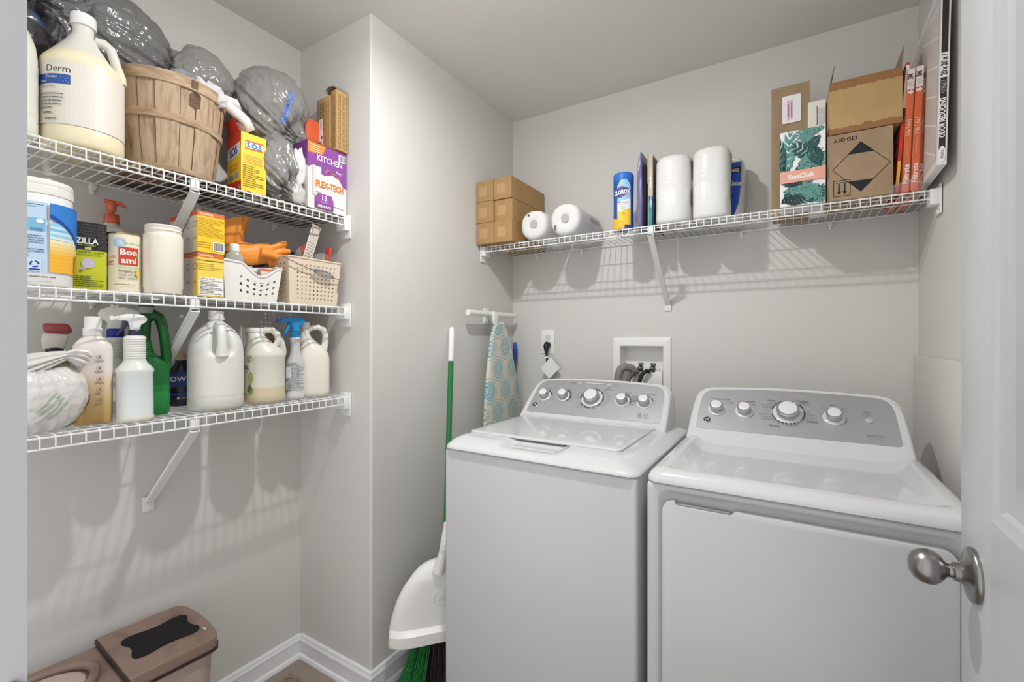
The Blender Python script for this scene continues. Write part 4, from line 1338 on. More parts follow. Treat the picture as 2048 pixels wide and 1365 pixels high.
d.text('OIL', -.055, .112, .012, (52, 56, 44), bold=0.02); d.text('ET', -.052, .100, .005, (80, 84, 70))
d.build('label', t)

t = thing('glass_cleaner', 'clear spray bottle with bright blue sprayer and printed back label', 'spray bottle', (-1.478, 0.958, Z), face(-1.478, 0.958))
M_glc = mat('clear_bottle', (208, 210, 208), 0.1, coat=0.5, zramp=[(0, (212, 212, 208)), (0.03, (200, 201, 198)), (0.15, (196, 197, 195)), (0.22, (204, 205, 204))])
bottle([(0.0005, .027, .018, 3), (.004, .031, .021, 3), (.015, .031, .021, 3), (.018, .0295, .02, 3), (.12, .0295, .02, 3), (.135, .026, .019, 2.6), (.155, .018, .016, 2.2), (.175, .0155, .0155, 2), (.195, .0165, .0165, 2), (.205, .018, .018, 2), (.212, .0175, .0175, 2), (.216, .014, .014, 2)]).build('bottle_body', M_glc, t, smooth=50)
d = Decal(front(-0.0203))
d.lines(-.027, .03, .027, .128, 22, (112, 116, 132), 5, 0.35)
d.rect(-.0275, .075, -.012, .112, (226, 230, 234)); d.lines(-.027, .076, -.0125, .111, 12, (120, 128, 150), 3, 0.3)
d.barcode(-.027, .034, -.013, .06); d.rect(.008, .03, .0086, .125, (178, 70, 74)); d.ring(.022, .036, .004, .005, (74, 100, 160), 16)
d.build('label', t)
M_sky = mat('sky_blue_plastic', (34, 136, 200), 0.25)
sprayer(t, 0.216, M_sky, M_sky, M_sky, mat('blue_nozzle', (30, 86, 178), 0.3), 0.98, -1, 0.35)
MB().lathe([(.0165, .2365), (.014, .246), (.0125, .262)], 24).build('sprayer_neck', M_sky, t)

M_gold = mat('gold_cap', (176, 140, 84), 0.35, 0.3)
M_amber = mat('amber_bottle', (104, 66, 44), 0.2, coat=0.4)
for (x, y, h, lab) in ((-1.615, 0.925, 0.205, 'shorter gold-capped bottle behind the blue sprayer on lowest shelf'), (-1.655, 0.99, 0.235, 'taller gold-capped bottle in the back corner of lowest shelf')):
    t = thing('gold_capped_bottle', lab, 'bottle', (x, y, Z), face(x, y), 'gold-capped bottles at the back')
    bottle([(0.0005, .024, .024, 2), (.003, .027, .027, 2), (h * .7, .027, .027, 2), (h * .78, .02, .02, 2), (h * .84, .013, .013, 2), (h * .9, .012, .012, 2)]).build('bottle_body', M_amber, t)
    MB().lathe([(.016, h * .84), (.0165, h * .85), (.0165, h * .98), (.015, h)], 28).build('cap', M_gold, t)
    d = Decal(cyl(0.0272)); d.rect(-.03, h * .3, .03, h * .62, (224, 206, 190), 8); d.rect(-.03, h * .3, .03, h * .36, (176, 60, 50), 8); d.build('label', t)

t = thing('bleach_jug', 'cream-white jug with curved loop handle at the far end of lowest shelf', 'jug', (-1.49, 1.035, Z), face(-1.49, 1.035) + 0.1)
mm = MB()
M_blch = mat('cream_white_plastic', (228, 222, 210), 0.3)
bottle([(0.0005, .048, .038, 3), (.006, .055, .044, 3.2), (.02, .056, .045, 3.2), (.135, .056, .045, 3.2), (.155, .053, .043, 2.9), (.175, .044, .038, 2.5, -.004, 0), (.195, .030, .030, 2.2, -.014, 0), (.215, .0195, .021, 2, -.024, 0), (.23, .0155, .016, 2, -.027, 0), (.252, .0145, .0145, 2, -.027, 0)], mb=mm)
mm.tube([(-.02, 0, .238), (-.005, -.002, .249), (.018, -.003, .252), (.036, -.003, .243), (.043, -.003, .222), (.042, -.003, .195), (.034, -.003, .165), (.03, 0, .14)], [.010, .0105, .0105, .0105, .011, .012, .015, .016], 14)
mm.build('jug_body', M_blch, t, smooth=60)
screw_cap(t, 0.0165, 0.250, 0.019, M_wplastic, x=-0.027)

# ================================================================ middle alcove shelf
Z = SZM + 0.0008
t = thing('wipes_tub', 'big white wipes tub with blue wave and yellow label, near end', 'tub', (-1.462, 0.3145, Z), face(-1.462, 0.3145))
rW = 0.0605
MB().lathe([(rW * .97, 0.0005), (rW, .004), (rW, .2), (rW * .985, .203)], 56).build('tub_body', M_wplastic, t)
MB().lathe([(rW * 1.03, .202), (rW * 1.035, .204), (rW * 1.035, .219), (rW * 1.0, .221), (rW * 1.02, .223), (rW * 1.02, .231), (rW * .99, .235)], 56).build('lid', mat('lid_white', (236, 233, 226), 0.35), t)
d = Decal(cyl(rW, .026 / rW))
d.rect(-.1, .026, -.008, .182, (188, 214, 234), 12)
d.lines(-.07, .168, -.014, .178, 2, (96, 120, 150), 3, .4)
d.rect(-.072, .118, -.012, .146, (126, 182, 214), 6); d.rect(-.066, .134, -.042, .146, (66, 88, 160), 3); d.circ(-.02, .14, .006, .005, (235, 240, 245)); d.rect(-.034, .118, -.016, .124, (80, 140, 190), 2)
d.lines(-.072, .06, -.014, .11, 10, (92, 114, 146), 7, .35)
for x in (-.052, -.028):
    d.rect(x - .010, .03, x + .010, .056, (204, 222, 238), 2)
    for q in range(3):
        d.ring(x, .045, .0045, .0075, (36, 62, 160), 6, q * 2 * PI / 3, q * 2 * PI / 3 + 1.5)
    d.rect(x - .008, .032, x + .008, .035, (30, 50, 150), 2); d.up()
# right panel: yellow below, white middle, blue wave above
xs = [-.006 + .09 * i / 12 for i in range(13)]
def bnd(f0, f1, c): d.band([(x, f1(x)) for x in xs], [(x, f0(x)) for x in xs], c)
bnd(lambda x: .03, lambda x: .182, (236, 238, 236))
for k in range(9):
    a, b = .03 + .008 * k, .038 + .008 * k
    w = max(0, (k - 4)) / 5
    bnd(lambda x: a, lambda x: b, tuple(int(p + (q - p) * w) for p, q in zip((244, 184, 58), (240, 236, 214))))
for k, c in enumerate(((214, 232, 240), (150, 208, 228), (206, 228, 238), (120, 194, 222), (196, 224, 236), (140, 204, 226))):
    bnd(lambda x: .102 + .006 * k + (.05 - .001 * k * k) * max(0, (.05 - x)) * .4, lambda x: .108 + .006 * k + (.05) * max(0, (.05 - x)) * .4 + .001, c)
cv = lambda x: .158 - .038 * ((x + .006) / .05) ** 1.25
bnd(lambda x: max(cv(x) - .010, .09), lambda x: .182, (28, 70, 160))
bnd(lambda x: max(cv(x), .094), lambda x: .182, (46, 126, 206))
d.rect(.046, .032, .056, .075, (216, 168, 80), 2); d.lines(.046, .032, .056, .075, 9, (150, 110, 60), 4, .4)
d.lines(-.07, .013, .02, .022, 1, (140, 130, 120), 9, .3)
d.build('label', t)

t = thing('bulb_box', 'black and lime-green lamp bulb box between wipes tub and cleanser can', 'box', (-1.492, 0.410, Z), face(-1.492, 0.410) + 0.10)
carton(t, 0.068, 0.056, 0.166, ink((196, 202, 40)), 'box')
d = Decal(front(-0.028))
d.rect(-.034, .098, .034, .166, BLK)
rnd = random.Random(2)
for i in range(11):
    for j in range(9):
        x = -.032 + i * .0062 + (j % 2) * .003; z = .1 + j * .0075
        if abs(x) < .02 and .102 < z < .128: continue
        d.ring(x, z, .0022, .0027, (120, 118, 108), 6, rnd.random() * 6, 12)
d.up()
d.text('ZILLA', -.002, .114, .014, WHT, xs=.82, bold=.03); d.text('REP YOURSELF', -.002, .108, .0036, (210, 206, 60)); d.rect(-.006, .099, .006, .1055, (196, 190, 120))
d.text('DAY WHITE LIGHT', -.003, .0905, .0052, BLK, xs=1.1); d.text('INCANDESCENT BULB', -.003, .0845, .0036, (50, 50, 40), xs=1.1)
d.circ(.0, .066, .0125, .012, (196, 190, 214)); d.poly([(-.009, .058), (-.003, .054), (-.012, .046), (-.016, .050)], (176, 168, 188)); d.poly([(-.013, .051), (-.009, .047), (-.013, .044), (-.016, .047)], (128, 112, 76))
d.lines(-.03, .008, .028, .036, 6, (60, 62, 20), 5, .4)
d.build('label', t)
d = Decal(side_r(0.034)); d.rect(-.028, .098, .028, .166, BLK); d.build('side_print', t)
d = Decal(flat((0, 0, 0.166), (1, 0, 0), (0, 1, 0))); d.rect(-.034, -.028, .034, .028, BLK); d.build('top_print', t)

t = thing('cleanser_can', 'cream cleanser can with red square logo, beside the white jar', 'can', (-1.466, 0.4775, Z), face(-1.466, 0.4775))
rC = 0.0345
MB().lathe([(rC, 0.0005), (rC, .148)], 48).build('can_body', mat('cream_card', (232, 226, 200), 0.45), t)
MB().lathe([(rC * 1.01, .146), (rC * 1.03, .147), (rC * 1.03, .150), (rC * .97, .1515), (rC * .95, .149)], 48).build('metal_rim', mat('gold_rim', (190, 168, 120), 0.25, 0.9), t)
d = Decal(cyl(rC))
d.circ(-.01, .124, .013, .0125, (150, 192, 214)); d.circ(-.01, .124, .010, .0095, (176, 208, 224)); d.text('KITCHEN + BATH', .018, .121, .004, (110, 160, 90), xs=.8)
d.rect(-.012, .068, .029, .113, (206, 62, 44), 6); d.text('Bon', .008, .094, .015, WHT, xs=1.05, bold=.03); d.text('ami', .008, .073, .015, WHT, xs=1.05, bold=.03)
d.poly([(.022, .091), (.026, .098), (.029, .091), (.025, .086)], (90, 160, 76))
d.text('NEW LOOK!', -.034, .083, .006, (196, 70, 60), xs=.8, rot=.15); d.lines(-.046, .066, -.02, .078, 3, (190, 80, 70), 3, .4)
d.text('SCRATCH-FREE POWDER', .009, .060, .0042, (110, 160, 90), xs=.7)
d.text('POWERFULLY', -.012, .049, .0065, (92, 60, 50), 'L', .62, .01); d.text('CLEANS WITHOUT', -.012, .040, .0055, (92, 60, 50), 'L', .6); d.text('HARSH CHEMICALS', -.012, .032, .005, (92, 60, 50), 'L', .62)
d.circ(.026, .048, .0045, .0075, (224, 196, 70)); d.circ(.0255, .057, .003, .003, (230, 204, 80)); d.rect(.0255, .033, .0262, .041, (170, 120, 50)); d.lines(-.02, .016, .02, .021, 1, (150, 130, 100), 2, .4)
d.build('label', t)

t = thing('white_jar', 'plain cream-white open jar without lid, middle shelf beside the yellow boxes', 'jar', (-1.432, 0.549, Z), face(-1.432, 0.549))
MB().lathe([(.040, 0.0005), (.0415, .003), (.0415, .014), (.0432, .018), (.0432, .15), (.0422, .156), (.039, .159), (.039, .164), (.041, .166), (.041, .169), (.039, .171), (.039, .174), (.0405, .176), (.0405, .179), (.0385, .181), (.0355, .181), (.0355, .06)], 56, cap1=True).build('jar_body', mat('cream_jar', (232, 224, 210), 0.35), t)

t = thing('pump_bottle', 'clear pump bottle with orange pump head, back of the middle shelf', 'bottle', (-1.625, 0.499, Z), face(-1.625, 0.499))
bottle([(0.0005, .033, .024, 2.8), (.004, .037, .028, 3), (.17, .037, .028, 3), (.188, .034, .026, 2.8), (.196, .018, .018, 2.1), (.205, .016, .016, 2)]).build('bottle_body', mat('frosted_clear', (208, 205, 198), 0.3), t)
M_or = mat('orange_clear', (206, 84, 44), 0.2, coat=0.5)
MB().lathe([(.0185, .204), (.019, .206), (.0175, .228), (.0165, .23)], 28).build('collar', M_or, t)
m = MB().lathe([(.0065, .229), (.0065, .242)], 16).lathe([(.011, .238), (.012, .256), (.014, .258), (.014, .264), (.011, .267)], 20)
m.prism([(-.016, .262), (.02, .258), (.033, .253), (.034, .256), (.022, .266), (-.014, .270)], .022, .003)
m.build('pump_head', M_or, t)

t = thing('small_bottle', 'small bottle with white cap hidden behind cleanser can and jar', 'bottle', (-1.612, 0.585, Z), face(-1.612, 0.585))
MB().lathe([(.023, 0.0005), (.025, .003), (.025, .15), (.016, .168), (.014, .172)], 28).build('bottle_body', mat('grey_white_plastic', (214, 212, 206), 0.35), t)
screw_cap(t, 0.0175, 0.172, 0.018, M_wplastic)

def lampbox(lab, z, y0, y1, h, facts):
    t = thing('light_bulb_carton', lab, 'box', (-1.41, (y0 + y1) / 2, z), PI / 2, 'yellow light bulb cartons')
    w = y1 - y0
    m = MB().b2(-w / 2, w / 2, 0.0, 0.165, EPS, h, 0.001)
    m.build('box', ink((204, 198, 192)), t, smooth=0)
    d = Decal(front(0.0))
    d.rect(-w / 2, EPS, w / 2, h - .0005, (240, 196, 46) if not facts else (236, 208, 84))
    d.rect(-w / 2, h - .013, w / 2, h - .0005, (214, 108, 52)); d.text('SYLVANIA', -.012, h - .010, .0055, (250, 240, 220), bold=.02)
    if facts:
        d.lines(-.034, h - .025, .034, h - .018, 1, (120, 90, 40), 3, .4); d.lines(-.034, h - .05, .034, h - .028, 4, (170, 140, 60), 5, .25)
        d.rect(-.031, .004, .033, .056, (238, 234, 226)); d.text('Lighting Facts', -.029, .049, .0052, BLK, 'L'); d.rect(-.029, .045, .031, .0458, BLK); d.lines(-.029, .007, .031, .043, 9, (90, 88, 84), 6, .35)
    else:
        d.lines(-.035, .045, .034, h - .018, 13, (190, 140, 30), 4, .35); d.lines(-.035, .012, -.002, .032, 3, (190, 140, 30), 8, .3); d.barcode(.004, .007, .035, .034)
    d.build('front_print', t)
    d = Decal(side_l(-w / 2))
    d.rect(-.165, h - .013, 0, h - .0005, (206, 92, 54))
    d.rect(-.02, EPS, 0, h - .013, (238, 204, 110) if facts else (226, 206, 150))
    for k in range(4):
        d.ring(-.012 - k * .042, h * .68, .008, .0095, (120, 90, 84), 18); d.ring(-.012 - k * .042, h * .3, .006, .008, (190, 96, 66), 12, 0, PI)
    d.build('side_print', t)
lampbox('lower of the two stacked yellow light bulb cartons', Z, 0.621, 0.690, 0.124, True)
lampbox('upper of the two stacked yellow light bulb cartons, with barcode', Z + 0.1248, 0.621, 0.692, 0.116, False)

# white perforated basket with its things
t = thing('storage_basket', 'white perforated plastic basket with scooped rim on the middle shelf', 'basket', (-1.50, 0.7825, Z), PI / 2)
dipf = lambda a: 0.034 * math.sin(PI * min(max((a - .28) / .66, 0), 1)) ** 1.5 + 0.010 * a
basket(t, 0.180, 0.165, 0.115, 0.012, mat('basket_white', (236, 233, 226), 0.35), 6, 3, 4, dipf, 0.42, (0.16, 0.72), (0.22, 0.95))
t = thing('storage_basket', 'beige perforated plastic basket at the far end of the middle shelf', 'basket', (-1.508, 0.992, Z), PI / 2)
basket(t, 0.202, 0.195, 0.155, 0.010, mat('basket_beige', (222, 204, 182), 0.4), 10, 9, 8, lambda a: 0.0, 0.44, (0.08, 0.9), (0.12, 0.92))

t = thing('hand_sanitizer', 'small clear bottle with white flip cap and blue label in the white basket', 'bottle', (-1.475, 0.752, Z + 0.016), face(-1.475, 0.752))
bottle([(0, .023, .015, 2.6), (.004, .026, .018, 2.8), (.115, .026, .018, 2.8), (.128, .021, .016, 2.4), (.136, .013, .013, 2)]).build('bottle_body', mat('clear_grey', (176, 172, 160), 0.1, coat=.5), t)
MB().lathe([(.0145, .135), (.0148, .137), (.0148, .156), (.0135, .159)], 28).build('cap', M_wplastic, t)
d = Decal(front(-0.0183)); d.rect(-.022, .07, .022, .108, (150, 184, 214)); d.lines(-.02, .074, .02, .104, 5, (110, 150, 196), 3, .3); d.build('label', t)
t = thing('toothpaste_tube', 'pale tube with blue square lying on top of the white basket', 'tube', (-1.475, 0.822, Z + 0.097), R(66))
bottle([(-.05, .002, .02, 2), (-.02, .012, .019, 2), (.02, .016, .0165, 2), (.04, .0165, .0165, 2), (.045, .0125, .0125, 2), (.06, .0125, .0125, 2)]).build('tube_body', mat('tube_pale', (206, 212, 214), 0.3), t).rotation_euler = (0, R(90), 0)
d = Decal(flat((0.028, 0, 0.017), (1, 0, 0), (0, 1, 0)), h0=0.001); d.rect(-.012, -.008, .008, .008, (62, 104, 168)); d.build('label', t)
t = thing('small_carton', 'small white and orange carton with lilac panel in the white basket', 'box', (-1.445, 0.845, Z + 0.075), PI / 2 - 0.1)
carton(t, 0.062, 0.03, 0.03, ink((228, 208, 196)), 'box')
d = Decal(front(-0.015)); d.rect(-.03, .022, .03, .03, (214, 112, 70)); d.rect(-.012, .006, .02, .021, (206, 186, 208)); d.build('label', t)
t = thing('zip_bag', 'crumpled clear bag with green and purple contents heaped in the white basket', 'plastic bag', (-1.535, 0.815, Z + 0.085))
blob('bag', t, mat('hazy_film', (190, 186, 190), 0.2, mix=((120, 150, 140), 18, .5, .65, O1), bump=(60, .6, .005, O1)), (0.055, 0.055, 0.034), 8.2, amp=.25, wr=.2, sub=4)

# rubber gloves
M_glove = mat('orange_rubber', (236, 148, 58), 0.45, bump=(70, 0.15, 0.002, O1))
def glove(t, parts, vox=0.0032):
    m = MB()
    for path, r, fl in parts:
        m.tube(path, r, 14, flat=fl)
    o = m.build('glove', M_glove, t, smooth=180)
    md = o.modifiers.new('join', 'REMESH'); md.mode = 'VOXEL'; md.voxel_size = vox
    md = o.modifiers.new('soften', 'SMOOTH'); md.iterations = 4; md.factor = .5
    return o
t = thing('rubber_glove', 'orange rubber glove with fingers pointing right above the baskets', 'glove', (-1.505, 0.868, 1.55))
pp = [([(0.0, -0.10, -0.005), (0.0, -0.055, 0.0), (0.0, -0.015, 0.012), (0, 0.015, 0.022), (0, 0.03, 0.026)], [0.028, 0.033, 0.036, 0.032, 0.018], 0.55)]
for (a, b, L, r) in ((0.030, 0.040, 0.062, 0.0105), (0.012, 0.030, 0.075, 0.0105), (-0.006, 0.014, 0.072, 0.0105), (-0.020, -0.004, 0.055, 0.0095)):
    s0 = Vector((0.004, 0.008, a)); e0 = Vector((0.012, 0.008 + L, a + b * 0.75))
    pp.append(([tuple(s0), tuple(s0.lerp(e0, .5) + Vector((0.004, 0, 0.003))), tuple(s0.lerp(e0, .93)), tuple(e0)], [r * 1.15, r * 1.05, r * .95, r * .45], 1.0))
pp.append(([(0.022, -0.03, 0.012), (0.03, 0.0, 0.008), (0.032, 0.03, 0.000), (0.032, 0.045, -0.004)], [0.016, 0.013, 0.011, 0.005], 1.0))
glove(t, pp)
t = thing('rubber_glove', 'orange rubber glove standing cuff up beside the yellow light bulb cartons', 'glove', (-1.535, 0.775, 1.602))
m = MB()
N = 40
rings = []
for z, rx, ry in ((-0.045, .012, .022), (-0.02, .020, .032), (0.01, .026, .036), (0.04, .031, .040), (0.066, .034, .043), (0.0665, .031, .040), (0.03, .024, .033), (0.0, .016, .026)):
    rr = []
    for i in range(N):
        a = 2 * PI * i / N
        w = 1 + 0.10 * math.sin(5 * a + z * 30) + 0.05 * math.sin(9 * a)
        rr.append((rx * w * math.cos(a), ry * w * math.sin(a) + z * 0.10, z + 0.014 * math.sin(a) * (1 if z > 0 else 0)))
    rings.append(rr)
m.loft(rings).build('cuff', M_glove, t, smooth=70)
MB().tube([(0.0, 0.0, -0.025), (0.01, 0.03, -0.03), (0.014, 0.06, -0.032), (0.012, 0.10, -0.03)], [0.02, 0.024, 0.022, 0.010], 14).build('palm', M_glove, t)

t = thing('zip_bag', 'flat bag with dark blue zip strip lying behind the beige basket', 'plastic bag', (-1.595, 0.945, 1.555))
m = MB()
m.loft([[(x, y, z) for x, z in ((-.03, -.03), (.045, -.034), (.05, -.005), (.03, .022), (-.02, .02))] for y in (-.085, -.03, .03, .085)])
m.build('bag', mat('zip_film', (118, 108, 118), 0.15, bump=(30, .4, .005, O1)), t, smooth=50)
MB().b2(.036, .0385, -.09, .09, .008, .034, .0008, M=Matrix.Rotation(R(-20), 4, 'Y')).build('zip_strip', mat('zip_blue', (46, 60, 104), 0.3), t)
MB().tube([(.047, -.088, .008), (.047, .088, .0)], .0022, 8).build('red_seal', mat('seal_red', (150, 44, 66), 0.3), t)
for i, (x, y, z, a, lab) in enumerate(((-1.47, 0.985, 1.556, -0.35, 'clear zip bag with slanting red seal standing in the beige basket'), (-1.462, 1.052, 1.56, 0.14, 'clear zip bag with upright red seal at the right end of beige basket'))):
    t = thing('zip_bag', lab, 'plastic bag', (x, y, z), PI / 2, 'clear red-sealed bags in the basket')
    m = MB()
    m.loft([[(-.035 * k, -.008, z_), (.03 * k, -.011, z_), (.03 * k, .011, z_), (-.035 * k, .008, z_)] for z_, k in ((-.07, .85), (-.02, 1.0), (.02, .85), (.048 if i == 0 else .03, .3))])
    m.build('bag', M_film, t, smooth=30)
    q = T(.012 if i == 0 else 0.022, 0, 0.0) @ Matrix.Rotation(a, 4, 'Y')
    MB().b2(-.0035, .0035, -.0135, .0135, -.012, .055, .0012, M=q).build('red_seal', mat('seal_orange_red', (214, 76, 60), 0.35), t)
t = thing('plastic_strip', 'clear ridged plastic strip leaning between top shelf and beige basket', 'strip', (-1.442, 0.995, 1.61), PI / 2)
q = Matrix.Rotation(R(17), 4, 'Y')
m = MB().b2(-.017, .017, -.001, .0012, -.085, .075, .0008, M=q)
m.build('strip', mat('strip_clear', (216, 206, 194), 0.15, alpha=0.75), t)
m = MB()
for k in range(6):
    m.b2(-.017, .017, -.0032, -.0012, -.045 + k * .0105, -.043 + k * .0105, .0004, M=q)
m.b2(-.017, -.015, -.003, -.0012, -.085, .075, .0004, M=q).b2(.015, .017, -.003, -.0012, -.085, .075, .0004, M=q)
m.build('ridges', mat('ridge_cream', (234, 226, 214), 0.3), t)
t = thing('wire_strainer', 'metal mesh strainer with long handle hooked across front of beige basket', 'strainer', (-1.397, 0.98, Z + 0.112), PI / 2)
M_st = mat('steel_wire', (150, 152, 156), 0.3, 0.9)
MB().tube([(-.115, 0.0, .034), (-.05, 0, .014), (.0, 0.001, .004)], .0017, 8).build('handle', M_st, t)
MB().tube([(.07, 0, -.014), (.104, 0.003, -.017), (.106, .012, -.02), (.10, .014, -.06)], .0015, 8).build('tip_hook', M_st, t)
m = MB()
cx_, L_ = .033, .042
for k in range(-5, 6):
    y = k / 5.5
    m.tube([(cx_ + L_ * s_, 0.0 - .007 * math.sqrt(max(0, 1 - s_ * s_)) * math.sqrt(1 - y * y), -.005 - .19 * (L_ * s_) + .0125 * y * math.sqrt(max(0, 1 - s_ * s_))) for s_ in [-1 + 2 * i / 14 for i in range(15)]], .0006, 4)
for i in range(1, 28):
    s_ = -1 + 2 * i / 28
    w = math.sqrt(1 - s_ * s_)
    m.tube([(cx_ + L_ * s_, -.007 * w * math.sqrt(max(0, 1 - y * y)), -.005 - .19 * L_ * s_ + .0125 * y * w) for y in [-1 + 2 * j / 8 for j in range(9)]], .0006, 4)
m.build('mesh_bowl', M_st, t, smooth=30)
# ================================================================ highest alcove shelf
Z = SZT + 0.0008
t = thing('gallon_jug', 'milky gallon jug half hidden by door jamb on the top alcove shelf', 'jug', (-1.472, 0.246, Z), face(-1.472, 0.246))
jug('jug_body', t, 0.073, 0.30, mat('milky_jug', (226, 226, 214), 0.3), ha=R(150))
screw_cap(t, 0.021, 0.296, 0.02, M_wplastic)

t = thing('lotion_jug', 'large creamy lotion jug with blue-banded label at the near end', 'jug', (-1.469, 0.398, Z), face(-1.469, 0.398))
M_derm = mat('creamy_jug', (232, 224, 196), 0.3, zramp=[(0, (224, 210, 172)), (0.03, (232, 222, 190)), (0.215, (234, 224, 192)), (0.224, (232, 222, 188)), (0.228, (218, 216, 206)), (0.34, (224, 222, 214))])
jug('jug_body', t, 0.0775, 0.325, M_derm, ha=R(-12), dent=0.2, shoulder=0.635, cone=True, hr=0.0105)
screw_cap(t, 0.0235, 0.312, 0.028, mat('cap_white', (236, 234, 230), 0.35))
d = Decal(cyl(0.0769))
d.rect(-.10, .046, .105, .190, (224, 217, 205), 24)
d.text('Derm', -.022, .1635, .016, (44, 44, 48), 'R', .95)
d.rect(-.10, .136, -.022, .158, (38, 82, 160), 10); d.text('Therapy', -.046, .149, .006, WHT, 'R', .9); d.text('Hand', -.070, .139, .006, WHT, 'R', .9)
for i in range(8): d.circ(-.038 + (i % 4) * .0042, .140 + (i // 4) * .008 + (i % 3) * .002, .0007, .0007, (210, 220, 235), 6)
d.text('Gluten Free', -.050, .127, .005, (90, 90, 96), 'R', .9)
d.lines(-.085, .076, -.034, .116, 5, (110, 108, 108), 4, .3); d.lines(-.075, .066, -.044, .072, 1, (90, 90, 90), 5, .6); d.lines(-.07, .052, -.03, .058, 1, (120, 116, 112), 6, .5)
d.build('label', t)

M_wood = mat('weathered_stave', (184, 160, 134), 0.75, spec=0.2, mix=((140, 114, 88), 30, 0.48, 0.74, (3, 3, 0.35)), bump=(60, .3, .003, (3, 3, .3)))
M_hoop = mat('basket_hoop', (188, 164, 136), 0.7, spec=0.2, mix=((156, 128, 102), 20, 0.4, 0.7, (1, 1, 4)))
t = thing('bushel_basket', 'weathered round wooden bushel basket of staves on the top alcove shelf', 'basket', (-1.538, 0.600, Z + 0.006), face(-1.538, 0.600))
Rt, Rb, Hb = 0.1385, 0.108, 0.262
m = MB()
ns = 18
rnd = random.Random(7)
for i in range(ns):
    a0 = 2 * PI * i / ns; a1 = 2 * PI * (i + 1) / ns
    over = 0.0026 if i % 2 else 0.0
    ex = 0.03 if i % 2 else 0.0
    cols = []
    for k in range(5):
        a = a0 - ex + (a1 - a0 + 2 * ex) * k / 4
        cols.append(a)
    ro = lambda z: Rb + (Rt - Rb) * (z / Hb) ** 0.8 + over
    rings = []
    for z in (0.004, .06, .12, .18, Hb - .004):
        r = ro(z)
        rings.append([(r * math.cos(a), r * math.sin(a), z) for a in cols] + [((r - .0028) * math.cos(a), (r - .0028) * math.sin(a), z) for a in cols[::-1]])
    m.loft(rings, mi=0)
    if i % 2:
        for e_ in (cols[0], cols[-1]):
            pts_ = []
            for z in (.006, .09, .18, Hb - .006):
                r = ro(z) - .0004
                pts_.append((r * math.cos(e_), r * math.sin(e_), z))
            m.tube(pts_, .0008, 5, mi=1)
m.lathe([(Rb * .97, .003), (Rb * .97, .010)], 40)
m.build('staves', [M_wood, mat('stave_gap', (70, 50, 36), .9)], t, smooth=30)
def hoop(z0, z1, name, ex=.0034):
    rr = lambda z: Rb + (Rt - Rb) * (max(z, 0) / Hb) ** 0.8 + ex
    prof = [(rr(z0), z0), (rr(z0) + .003, z0 + .002), (rr(z1) + .003, z1 - .002), (rr(z1), z1), (rr(z1) - .002, z1 - .001), (rr(z0) - .002, z0 + .001)]
    n = 64
    mm = MB()
    rings = [[(r * math.cos(2 * PI * i / n), r * math.sin(2 * PI * i / n), z) for r, z in prof] for i in range(n)]
    rings.append(rings[0])
    mm.loft(rings, False, False)
    return mm.build(name, M_hoop, t, smooth=40)
hoop(Hb - .032, Hb, 'rim_hoop'); hoop(.135, .156, 'middle_hoop'); hoop(0.003, .018, 'bottom_hoop')
d = Decal(lambda a, b, h: Vector(((Rb + (Rt - Rb) * (b / Hb) ** 0.8 + .0024 + h + (0.0042 if b > Hb - .034 else 0)) * math.sin(a / Rt), -(Rb + (Rt - Rb) * (b / Hb) ** .8 + .0024 + h + (0.0042 if b > Hb - .034 else 0)) * math.cos(a / Rt), b)), h0=0.0006)
M_stain = mat('dark_stain', (74, 54, 40), 0.8, mix=((120, 92, 68), 60, .4, .65, O1))
d.poly([(.054, .190), (.066, .186), (.077, .190)], M_stain); d.rect(.052, .19, .079, .222, M_stain, 6); d.poly([(.052, .222), (.079, .222), (.074, .228), (.058, .228)], M_stain)
d.rect(.052, .236, .067, .257, M_stain, 4)
d.build('stain', t)

M_cloth = mat('white_cloth', (226, 222, 218), 0.9, bump=(120, .4, .004, O1))
M_lav = mat('grey_white_cloth', (206, 202, 204), 0.9, bump=(120, .5, .004, O1))
t = thing('pale_cloth', 'bunched pale green cloth at the left inside of bushel basket', 'cloth', (-1.560, 0.565, Z + 0.272))
blob('cloth', t, mat('sage_cloth', (196, 192, 162), 0.9, bump=(120, .4, .004, O1)), (.065, .085, .034), 2.2, amp=.25, wr=.2, sub=4)
t = thing('plastic_bag', 'blue-striped clear grey bag filling the bushel basket', 'plastic bag', (-1.545, 0.635, Z + 0.282))
o = blob('bag', t, mat('blue_grey_film', (150, 152, 154), 0.2, mix=((104, 132, 186), 9, .56, .62, (1, 1, 2)), bump=(40, .6, .006, O1)), (.076, .076, .056), 4.1, neck=(.6, .2, .4), amp=.2, wr=.22, sub=5)
t = thing('white_cloth', 'crumpled lavender-grey cloth spilling over the right rim of bushel basket', 'cloth', (-1.445, 0.668, Z + 0.262))
blob('cloth', t, M_lav, (.030, .040, .038), 6.4, neck=(.2, -.6, .6), amp=.3, wr=.3, sub=4)
t = thing('white_cloth', 'twisted white cloth strip lying along the right rim of bushel basket', 'cloth', (-1.47, 0.70, Z + 0.275))
MB().tube([(.03, -.05, -.012), (.012, -.015, .0), (.004, .02, -.006), (.01, .05, -.022), (.018, .075, -.04), (.014, .09, -.058), (.004, .086, -.066), (-.004, .06, -.045)], [.010, .016, .015, .017, .016, .017, .016, .010], 12, flat=.75).tube([(-.02, -.005, .0), (-.012, .03, .014), (-.004, .055, .012), (-.008, .07, .0)], [.010, .015, .014, .008], 12).build('cloth', M_cloth, t, smooth=180)

